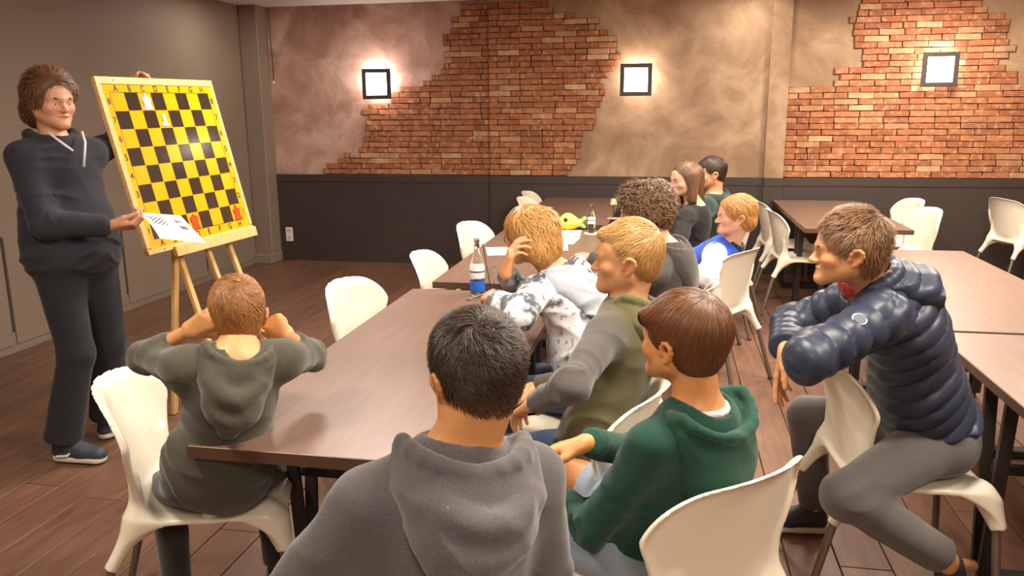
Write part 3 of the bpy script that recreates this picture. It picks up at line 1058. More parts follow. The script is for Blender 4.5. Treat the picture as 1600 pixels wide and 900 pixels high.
def hair_obj(F, ops, mat, parent, rnd, flow, n=2500, nseg=6, step=.010, width=.0011, lift=.004, jitter=.3, cell=.0045, fade=None, skin=None, curl=0, curl_f=90, gravity=0.0, bb=None, bang=False):
    lo, hi = bounds(ops) if bb is None else bb
    V, Fc = sdf_mesh(ops, lo, hi, cell)
    # roots: random points on the cap
    q = V[Fc]
    c0 = q.mean(1)
    ar = np.linalg.norm(np.cross(q[:, 2] - q[:, 0], q[:, 3] - q[:, 1]), axis=1)
    L = F.loc(c0)
    cran = np.linalg.norm((L - np.array((0, -.012, .046))) / np.array((.073, .094, .086)), axis=1)
    ok = (cran > 1.005)
    pr = ar * ok; pr /= pr.sum()
    idx = rnd.choice(len(c0), n, p=pr)
    w4 = rnd.dirichlet((1, 1, 1, 1), n)
    roots = np.einsum('ij,ijk->ik', w4, q[idx])
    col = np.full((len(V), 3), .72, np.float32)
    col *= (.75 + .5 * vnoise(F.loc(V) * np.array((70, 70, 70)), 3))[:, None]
    SV, SF, SC = strands(F, ops, roots, flow, nseg, step, width, lift, rnd, jitter, curl, curl_f, gravity, bang=bang)
    if fade is not None:
        def mixc(Vx, C):
            w = np.clip(fade(F.loc(Vx)), 0, 1)[:, None]
            return C * (1 - w) + np.array(skin)[None] * w
        col = mixc(V, col); SC = mixc(SV, SC)
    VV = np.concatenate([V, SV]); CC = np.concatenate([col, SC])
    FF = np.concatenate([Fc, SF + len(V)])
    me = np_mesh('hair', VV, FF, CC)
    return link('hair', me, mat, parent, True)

def crown_flow(c=(0.012, -.062, .118), swirl=.35, fwd=0.0, down=0.0, side=0.0):
    c = np.array(c)
    def fn(L):
        v = L - c
        v = v / (np.linalg.norm(v, axis=1)[:, None] + 1e-6)
        sw = np.cross(np.array((0, 0, 1.0)), v)
        top = np.clip((L[:, 2] - .06) / .06, 0, 1)[:, None]
        front = np.clip((L[:, 1] + .02) / .06, 0, 1)[:, None]
        return v + swirl * sw + top * front * np.array((side, fwd, 0.0)) + (1 - top) * np.array((0, -.15 * (L[:, 1].mean() > 9), -down))
    return fn

def cap_ops(F, top=.016, side=.008, back=.010, line=.080, nape=-.052, ear=.034, face=.078, napeth=.4):
    o = [F.el((0, -.012 - back * .2, .046 + top * .45), (.073 + side, .094 + back * .8, .086 + top * .60), .02),
         F.el((0, -.040, -.012), (.055 + side * napeth, .052 + back * napeth, .066), .03)]
    for c_, r_ in (((0, .088, line - .112), (.060, .062, .115)), ((0, .112, line - .095), (.085, .070, .085))):
        q = F.el(c_, r_, .020, True); q.face = True; o.append(q)
    for s in (-1, 1):
        o.append(F.el((s * .084, -.004, -.010), (.03, max(.006, .022 + (ear - .034)), ear), .010, True))
        o.append(F.el((s * .075, .040, -.050), (.04, .046, .062), .012, True))
        o.append(F.el((s * .070, -.040, -.085), (.045, .045, .045), .015, True))
    o.append(CUT(F.P(0, -.06, nape), -(F.u * .92 + F.f * -.40), .012 * F.s))
    return o

def person(J, label, base=None, **S):
    """J: joints in the world; S: clothes, hair and hands of this one"""
    sc = J['s']
    A = {k: np.array(v, float) if isinstance(v, (list, tuple)) else v for k, v in J.items()}
    B = np.array((A['pel'][0], A['pel'][1], 0.0))
    for k in list(A):
        if isinstance(A[k], np.ndarray) and k not in ('fw', 'rt', 'rts', 'hdir', 'hup'): A[k] = A[k] - B
    root = empty('person', tuple(B))
    tag(root, label, 'person')
    up = nrm(A['neck'] - A['pel'])
    rts = A['rts']; tf = nrm(np.cross(up, rts)); tr = np.cross(tf, up)
    TM = np.stack([tr, tf, up], 1)
    fw, rt = A['fw'], A['rt']
    PM = np.stack([rt, fw, (0, 0, 1.0)], 1)
    PMt = np.stack([rt, nrm(np.cross(up, rt)), up], 1)
    bulk = S.get('bulk', 1.0)
    spine = A['neck'] - A['pel']
    hump = S.get('hump', .02)
    waist = A['pel'] + spine * .36 - tf * hump * .7
    chest = A['pel'] + spine * .70 - tf * hump
    hs = S.get('hs', .95) * 1.0
    F = Frame(A['head'], A['hdir'], A['hup'] if 'hup' in A else (0, 0, 1), hs, S.get('hz', .88))
    skin = skin_mat(S.get('skin', (206, 150, 112)))
    cell = S.get('cell', .005)
    # ------- body, one continuous surface
    def torso(i, k=.05):
        return [EL(A['pel'] + up * .03 * sc, np.array((.150 * bulk, .108 * bulk, .12)) * sc + i, PMt, k),
                EL(waist, np.array((.130 * bulk, .098 * bulk, .17)) * sc + i, TM, k),
                EL(chest, np.array((.136 * bulk, .102 * bulk, .175)) * sc + i, TM, k),
                RC(A['neck'] - up * .035 * sc, A['shR'], .052 * sc + i * .8, .042 * sc + i, k),
                RC(A['neck'] - up * .035 * sc, A['shL'], .052 * sc + i * .8, .042 * sc + i, k)]
    bo = torso(0)
    bo.append(RC(A['neck'] - up * .03, F.P(0, -.030, -.030), S.get('neckr', .053) * sc * 1.08, S.get('neckr', .053) * sc * 1.03, .03))
    for sd in 'RL':
        bo.append(RC(A['sh' + sd], A['el' + sd], .046 * sc, .037 * sc, .02))
        bo.append(RC(A['el' + sd], A['wr' + sd], .037 * sc, .0245 * sc, .012))
        bo.append(RC(A['hip' + sd], A['kn' + sd], .078 * sc, .050 * sc, .03))
        bo.append(RC(A['kn' + sd], A['an' + sd], .050 * sc, .034 * sc, .015))
        bo.append(RC(A['kn' + sd] * .7 + A['an' + sd] * .3 - fw * .012, A['kn' + sd] * .5 + A['an' + sd] * .5 - fw * .012, .046 * sc, .040 * sc, .03))
        bo.append(RC(A['an' + sd] - np.array((0, 0, .02)), A['toe' + sd] * .45 + A['an' + sd] * .55 - np.array((0, 0, .015)), .028 * sc, .020 * sc, .02))
        H = S.get('hand' + sd, {})
        fdir = nrm(A['wr' + sd] - A['el' + sd])
        bo += hand_ops(A['wr' + sd], H.get('dir', fdir), H.get('pal', (0, 0, -1)), sd, sc * 1.03, **{k: v for k, v in H.items() if k not in ('dir', 'pal')})
    bo += head_ops(F, **S.get('face', {}))
    body = sdf_obj('body', bo, cell, skin, root, color_fn=skin_color(F, 5), dec=S.get('dec', .28))
    rnd = np.random.default_rng(S.get('seed', 1))
    # ------- face
    hcol = S['haircol']
    hm = hair_mat(S['hname'], hcol)
    bm_ = plain('brow_' + S['hname'], tuple(c * .42 for c in lin(*hcol)), .7)
    if S.get('eyes', True): add_face(F, root, bm_)
    # ------- hair
    S['hair'](F, hm, root, rnd)
    # ------- top
    infl = S.get('infl', .016)
    tm = S['topmat']
    def arm(sd, i, upto, j=.0):
        el, wr, sh = A['el' + sd], A['wr' + sd], A['sh' + sd]
        L = np.linalg.norm(wr - el)
        cut = min(upto, 1.25)
        rr = S.get('rid_arm')
        ext = el + (wr - el) * cut
        o = [RC(sh, el, .044 * sc + i, .037 * sc + i, .045, rid=rr), RC(el, ext, .040 * sc + i, .030 * sc + i * .8, .03, rid=rr, cut_b=1.0)]
        if S.get('cuff', True) and upto > .6:
            o.append(RC(el + (wr - el) * (cut - .10), ext + (wr - el) * .045, .0285 * sc + i * .55, .0275 * sc + i * .45, .006, cut_b=1.0))
        return o
    to = torso(infl)
    to.append(EL(A['pel'] + spine * .22, np.array((.146 * bulk, .104 * bulk, .20)) * sc + infl, TM, .05))
    to.append(EL(A['pel'] + up * .02, np.array((.156 * bulk, .114 * bulk, .12)) * sc + infl, PMt, .05))
    if S.get('rid_torso'):
        rf = S['rid_torso'](A, up, tf, tr)
        to = [WR(o, rf) for o in to]
    to.append(CUT(A['pel'] + up * S.get('hem', -.04), -(up * (1 - S.get('hemz', 0)) + np.array((0, 0, S.get('hemz', 0)))), .01))
    if S.get('topextra'): to += S['topextra'](A, up, tf, tr, sc)
    for sd in 'RL': to += arm(sd, infl, S.get('sleeve' + sd, S.get('sleeve', .93)))
    # neck opening
    nk = RC(A['neck'] + up * .02 * sc, A['neck'] + (F.P(0, -.02, -.02) - A['neck']) * 1.3, (S.get('collar', .060)) * sc, .075 * sc, .012, True)
    to.append(nk)
    A['_top'] = to
    fo = folds(up, S.get('fold', .008), S.get('fscale', 16.0), .4, S.get('seed', 1))
    fo2 = folds(nrm(A['elL'] - A['shL']), S.get('fold', .008), 22.0, .5, S.get('seed', 1) + 4)
    elb = [A['elR'], A['elL']]; shs = [A['shR'], A['shL']]
    def disp(p):
        w = np.zeros(len(p), np.float32)
        for q in elb: w = np.maximum(w, np.clip(1 - np.linalg.norm(p - q, axis=1) / .17, 0, 1))
        w2 = np.clip(((p - A['pel']) @ up) / (np.linalg.norm(spine)), 0, 1)
        base = .6 + .6 * np.clip(1.1 - w2 * 1.3, 0, 1)
        return fo(p) * base + fo2(p) * w * 1.6
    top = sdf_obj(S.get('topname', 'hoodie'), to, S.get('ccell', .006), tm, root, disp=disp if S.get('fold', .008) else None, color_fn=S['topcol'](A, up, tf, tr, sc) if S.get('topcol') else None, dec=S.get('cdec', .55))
    # ------- hood and other extras
    for fn in S.get('extras', ()): fn(A, up, tf, tr, sc, F, root)
    # ------- trousers
    li = S.get('legi', .014)
    lm = S['legmat']
    lo_ = [EL(A['pel'] + up * .02 * sc, np.array((.150 * bulk, .110 * bulk, .115)) * sc + li, PMt, .04)]
    for sd in 'RL':
        kn, an, hp = A['kn' + sd], A['an' + sd], A['hip' + sd]
        end = S.get('legend', .97)
        if end < 0:   # shorts: ends on the thigh
            e = hp + (kn - hp) * (-end)
            lo_.append(RC(hp, e, .080 * sc + li, (.080 + (.052 - .080) * -end) * sc + li * 1.2, .05, cut_b=1.0))
        else:
            lo_.append(RC(hp, kn, .080 * sc + li, .053 * sc + li, .05))
            lo_.append(RC(kn, kn + (an - kn) * end, .053 * sc + li, .040 * sc + li * S.get('flare', 1.0), .03, cut_b=1.0))
    if S.get('rise'): lo_.append(CUT(A['pel'] + up * S['rise'], up, .01))
    fk = folds(nrm(A['anL'] - A['knL'] + fw * .3), .005, 20.0, .45, 21)
    kk = [A['knR'], A['knL'], A['anR'], A['anL'], A['pel']]
    def ldisp(p):
        w = np.zeros(len(p), np.float32)
        for q in kk: w = np.maximum(w, np.clip(1 - np.linalg.norm(p - q, axis=1) / .16, 0, 1))
        return fk(p) * (.25 + w)
    sdf_obj(S.get('legname', 'trousers'), lo_, S.get('lcell', .0065), lm, root, disp=ldisp, dec=.5)
    # ------- shoes
    for sd in 'RL':
        an, toe = A['an' + sd], A['toe' + sd]
        fd = nrm((toe - an) * (1, 1, 0 if S.get('flatfeet', True) else 1)); 
        if S.get('flatfeet', True): zu = np.array((0, 0, 1.0)); z0 = 0.0
        else: zu = np.array((0, 0, 1.0)); z0 = 0.0
        rs = np.cross(fd, zu)
        SM = np.stack([rs, fd, zu], 1)
        heel = np.array((an[0], an[1], max(0.0, min(an[2] - .085 * sc, .25)))) - fd * .035 * sc
        if heel[2] > .05:                                       # heel lifted, toes on the floor
            tip = np.array((an[0], an[1], 0.0)) + fd * math.sqrt(max((.24 * sc) ** 2 - heel[2] ** 2, .005))
            fd = nrm(tip - heel); zu = np.cross(rs, fd); SM = np.stack([rs, fd, zu], 1)
        L = .265 * sc
        c = heel + fd * L * .45
        so = [RC(heel + fd * .020 + zu * .014, heel + fd * L * .76 + zu * .014, .037 * sc, .041 * sc, .02),
              CUT(heel + zu * .001, -zu), CUT(heel + zu * .026, zu, .004)]
        V, Fc = sdf_mesh(so, c - .2, c + .2, .007)
        shoe = [RC(heel + fd * .018 + zu * .045, heel + fd * L * .78 + zu * .036, .036 * sc, .030 * sc, .02), RC(heel + fd * .03 + zu * .09 * sc, heel + fd * L * .5 + zu * .052, .036 * sc, .034 * sc, .03),
                RC(heel + fd * L * .5 + zu * .04, heel + fd * L * .80 + zu * .034, .036 * sc, .032 * sc, .02), CUT(heel + zu * .02, -zu)]
        V2, Fc2 = sdf_mesh(shoe, c - .22, c + .22, .007)
        sh = link('shoe', np_mesh('shoe', V2, Fc2), S.get('shoemat', M_SHOE), root, True)
        link('sole', np_mesh('sole', V, Fc), S.get('solemat', M_SOLE), sh, True)
        if S.get('stripe'):
            ops = []
            for t0, t1, h0, h1 in ((.10, .30, .030, .036), (.30, .46, .036, .075)):
                ops.append(RC(heel + fd * L * t0 + zu * h0 + rs * .040 * sc, heel + fd * L * t1 + zu * h1 + rs * (.040 if t0 < .2 else .026) * sc, .006, .006, .004))
            V3, F3 = sdf_mesh(ops, c - .2, c + .2, .004)
            link('stripe', np_mesh('stripe', V3, F3), S['stripe'], sh, True)
    return root, A, F

M_SHOE = plain('shoe_dark', lin(48, 48, 54), .6, noise=.1, nscale=60)
M_SOLE = plain('shoe_sole', lin(205, 195, 178), .6)

def hood_down(mat, w=.125, drop=.19, thick=.040, rim=.019, back=.082, lift=.004, cell=.006, front=.06, fold=.004, open_=.66, tip=.5, name='hood', col=None, roll=0.0, arcs=0.0):
    """a hood lying on the back: a thick rim round the neck and a pouch hanging between the shoulders"""
    def fn(A, up, tf, tr, sc, F, root):
        n = A['neck']
        if roll: tr, up = tr * math.cos(roll) + up * math.sin(roll), up * math.cos(roll) - tr * math.sin(roll)
        def P(x, y, z): return n + (tr * x + tf * y + up * z) * sc
        ops = []
        base_ops = A['_top']
        # pouch: a thick patch that follows the back, rounded triangle in outline
        poly = np.array([(-w, .030), (-w * .98, -drop * .28), (-w * tip, -drop * .80), (-w * tip * .45, -drop), (w * tip * .45, -drop), (w * tip, -drop * .80), (w * .98, -drop * .28), (w, .030)]) * sc
        def out2(x, z):
            d = np.full(len(x), -1.0, np.float32)
            for (xa, za), (xb, zb) in zip(poly, np.roll(poly, -1, 0)):
                ex, ez = xb - xa, zb - za; l = math.hypot(ex, ez)
                d = np.maximum(d, ((x - xa) * -ez + (z - za) * ex) / l * -1 if False else -((x - xa) * -ez + (z - za) * ex) / l)
            return d
        def pouch(p):
            q = p - n
            x, y, z = q @ tr, q @ tf, q @ up
            zz = np.clip(-z / (drop * sc), 0, 1)
            th = thick * sc * (.55 + .60 * zz) * (1 - .25 * (x / (w * sc)) ** 2)
            d = sdf_eval(base_ops, p) - th
            return smin_max(smin_max(d, out2(x, z), .030), y - .01, .01)
        ops.append(FN(pouch, .0))
        pts = []
        for a in np.linspace(-158, 158, 19):
            t = math.radians(a)
            x = w * .80 * math.sin(t)
            y = -.016 - (back * math.cos(t) if abs(a) < 90 else front * math.cos(t))
            z = lift + .020 * abs(math.sin(t)) - .050 * max(0, -math.cos(t))
            pts.append((x, y, z))
        for a, b in zip(pts, pts[1:]): ops.append(RC(P(*a), P(*b), rim * sc, rim * sc, .004))
        # opening behind the neck
        ops.append(EL(P(0, -.018, lift + .050), np.array((w * open_, back * .88, .085)) * sc, np.stack([tr, tf, up], 1), .008, True))
        for zf, rr, kk in (((.36, .014, .034), (.64, .013, .036)) if arcs else ()):
            arc = []
            for a in np.linspace(-.85, .85, 9):
                q0 = P(w * .82 * (1 - .25 * zf) * a, -.05, lift - drop * (zf - .22 * a * a))
                d0 = float(sdf_eval(base_ops, q0[None])[0])
                for _ in range(6): q0 = q0 - tf * (thick * sc * (.62 + .5 * zf) * arcs * (1 - .55 * a * a) - d0) * .7; d0 = float(sdf_eval(base_ops, q0[None])[0])
                arc.append(q0)
            for a, b in zip(arc, arc[1:]): ops.append(RC(a, b, rr * sc, rr * sc, kk))
        f = folds(up * .8 + tr * .5, fold, 16.0, .4, 31)
        def disp(p):
            s = np.abs((p - n) @ tr)
            seam = np.clip(1 - s / .0035, 0, 1) * .0018 * (((p - n) @ tf) < -.03)
            return f(p) + seam
        lo, hi = n - (w + drop + .06) * 1.0, n + (w + .08)
        V, Fc = sdf_mesh(ops, lo, hi, cell, disp)
        me = np_mesh(name, V, Fc, None if col is None else np.tile(np.array(col, np.float32), (len(V), 1)))
        link(name, decimate(me, .6), mat, root, True)
    return fn

def collar_ring(mat, r=.058, th=.010, z=.0, name='collar', tilt=0.12, h=1):
    def fn(A, up, tf, tr, sc, F, root):
        n = A['neck']
        ax = nrm(up + nrm(F.P(0, -.02, -.03) - n) * .6)
        y = nrm(np.cross(tr, ax)) * -1
        ops = []
        c = n + ax * z
        for a in range(0, 360, 24):
            def Q(d, zz): 
                t = math.radians(d); return c + (tr * math.sin(t) * r * .98 + y * math.cos(t) * r - ax * (math.cos(t) * r * tilt)) * sc + ax * zz
            for k in range(h):
                ops.append(RC(Q(a, k * th * 1.2), Q(a + 24, k * th * 1.2), th, th, .004))
        lo, hi = bounds(ops)
        V, Fc = sdf_mesh(ops, lo, hi, .005)
        link(name, np_mesh(name, V, Fc), mat, root, True)
    return fn
# ------------------------------------------------------------------ cloth
def cloth(name, col, rough=.9, noise=.12, nscale=250, bump=.35, bscale=600, sheen=.25, attr=False, stretch=None):
    return plain(name, lin(*col), rough, noise=noise, nscale=nscale, bump=bump, bscale=bscale, sheen=sheen, attr=attr, spec=.2, stretch=stretch)
C_MAN = cloth('navy_fleece', (44, 43, 50), sheen=.1)
C_MANLEG = cloth('black_denim', (38, 37, 42), nscale=400, sheen=.1)
C_LEFT = cloth('dark_olive_fleece', (76, 72, 62))
C_GREY = cloth('charcoal_fleece', (88, 83, 84), noise=.22, nscale=350)
C_GREEN = cloth('green_fleece', (34, 70, 58), sheen=.12)
C_DENIM_L = cloth('light_denim', (140, 152, 168), nscale=300)
C_DENIM = cloth('blue_denim', (62, 80, 112), nscale=300, noise=.2)
C_NAVY = plain('navy_nylon', lin(42, 48, 66), .42, noise=.06, nscale=30, spec=.4, bump=.1, bscale=90)
C_GREYLEG = cloth('grey_melange', (88, 82, 80), noise=.2, nscale=500)
C_OLIVE = cloth('olive_sweat', (255, 255, 255), attr=True)
C_SPLASH = cloth('splash_sweat', (255, 255, 255), attr=True)
C_CURLY = cloth('brown_grey_fleece', (74, 68, 64))
C_VARS = cloth('varsity_wool', (255, 255, 255), attr=True)
C_BLACK = cloth('black_knit', (42, 38, 37), sheen=.08)
C_BACK = cloth('dark_green_sweat', (34, 52, 46))
C_DARKLEG = cloth('dark_trousers', (50, 46, 46))
C_TEE = cloth('white_tee', (225, 222, 215))
C_RED = cloth('red_fleece', (205, 52, 36))

# ------------------------------------------------------------------ hair cuts
def hair_short(top=.018, side=.007, back=.010, line=.084, nape=-.050, n=3000, width=.0011, lift=.006, jitter=.35, flow=None, nseg=5, step=.008, fade=None, skin=(1.6, 1.1, .8), bangs=(), cell=.0045, ear=.034, face=.078, more=None, napeth=.4, **k):
    def fn(F, hm, root, rnd):
        ops = cap_ops(F, top, side, back, line, nape, ear, face, napeth)
        for b in bangs: ops.append(F.rc(*b))
        if more: ops += more(F)
        hair_obj(F, ops, hm, root, rnd, flow or crown_flow(), n, nseg, step, width, lift, jitter, cell, fade, skin, **k)
    return fn

def flow_long(L):
    v = np.stack([L[:, 0] * 3.0, -.1 * np.ones(len(L)), -np.clip((.13 - L[:, 2]) / .03, .1, 3)], 1)
    return v / (np.linalg.norm(v, axis=1)[:, None] + 1e-6)

def side_fade(z0=.0, z1=.05, amt=.6):
    return lambda L: amt * np.clip((z1 - L[:, 2]) / (z1 - z0), 0, 1)

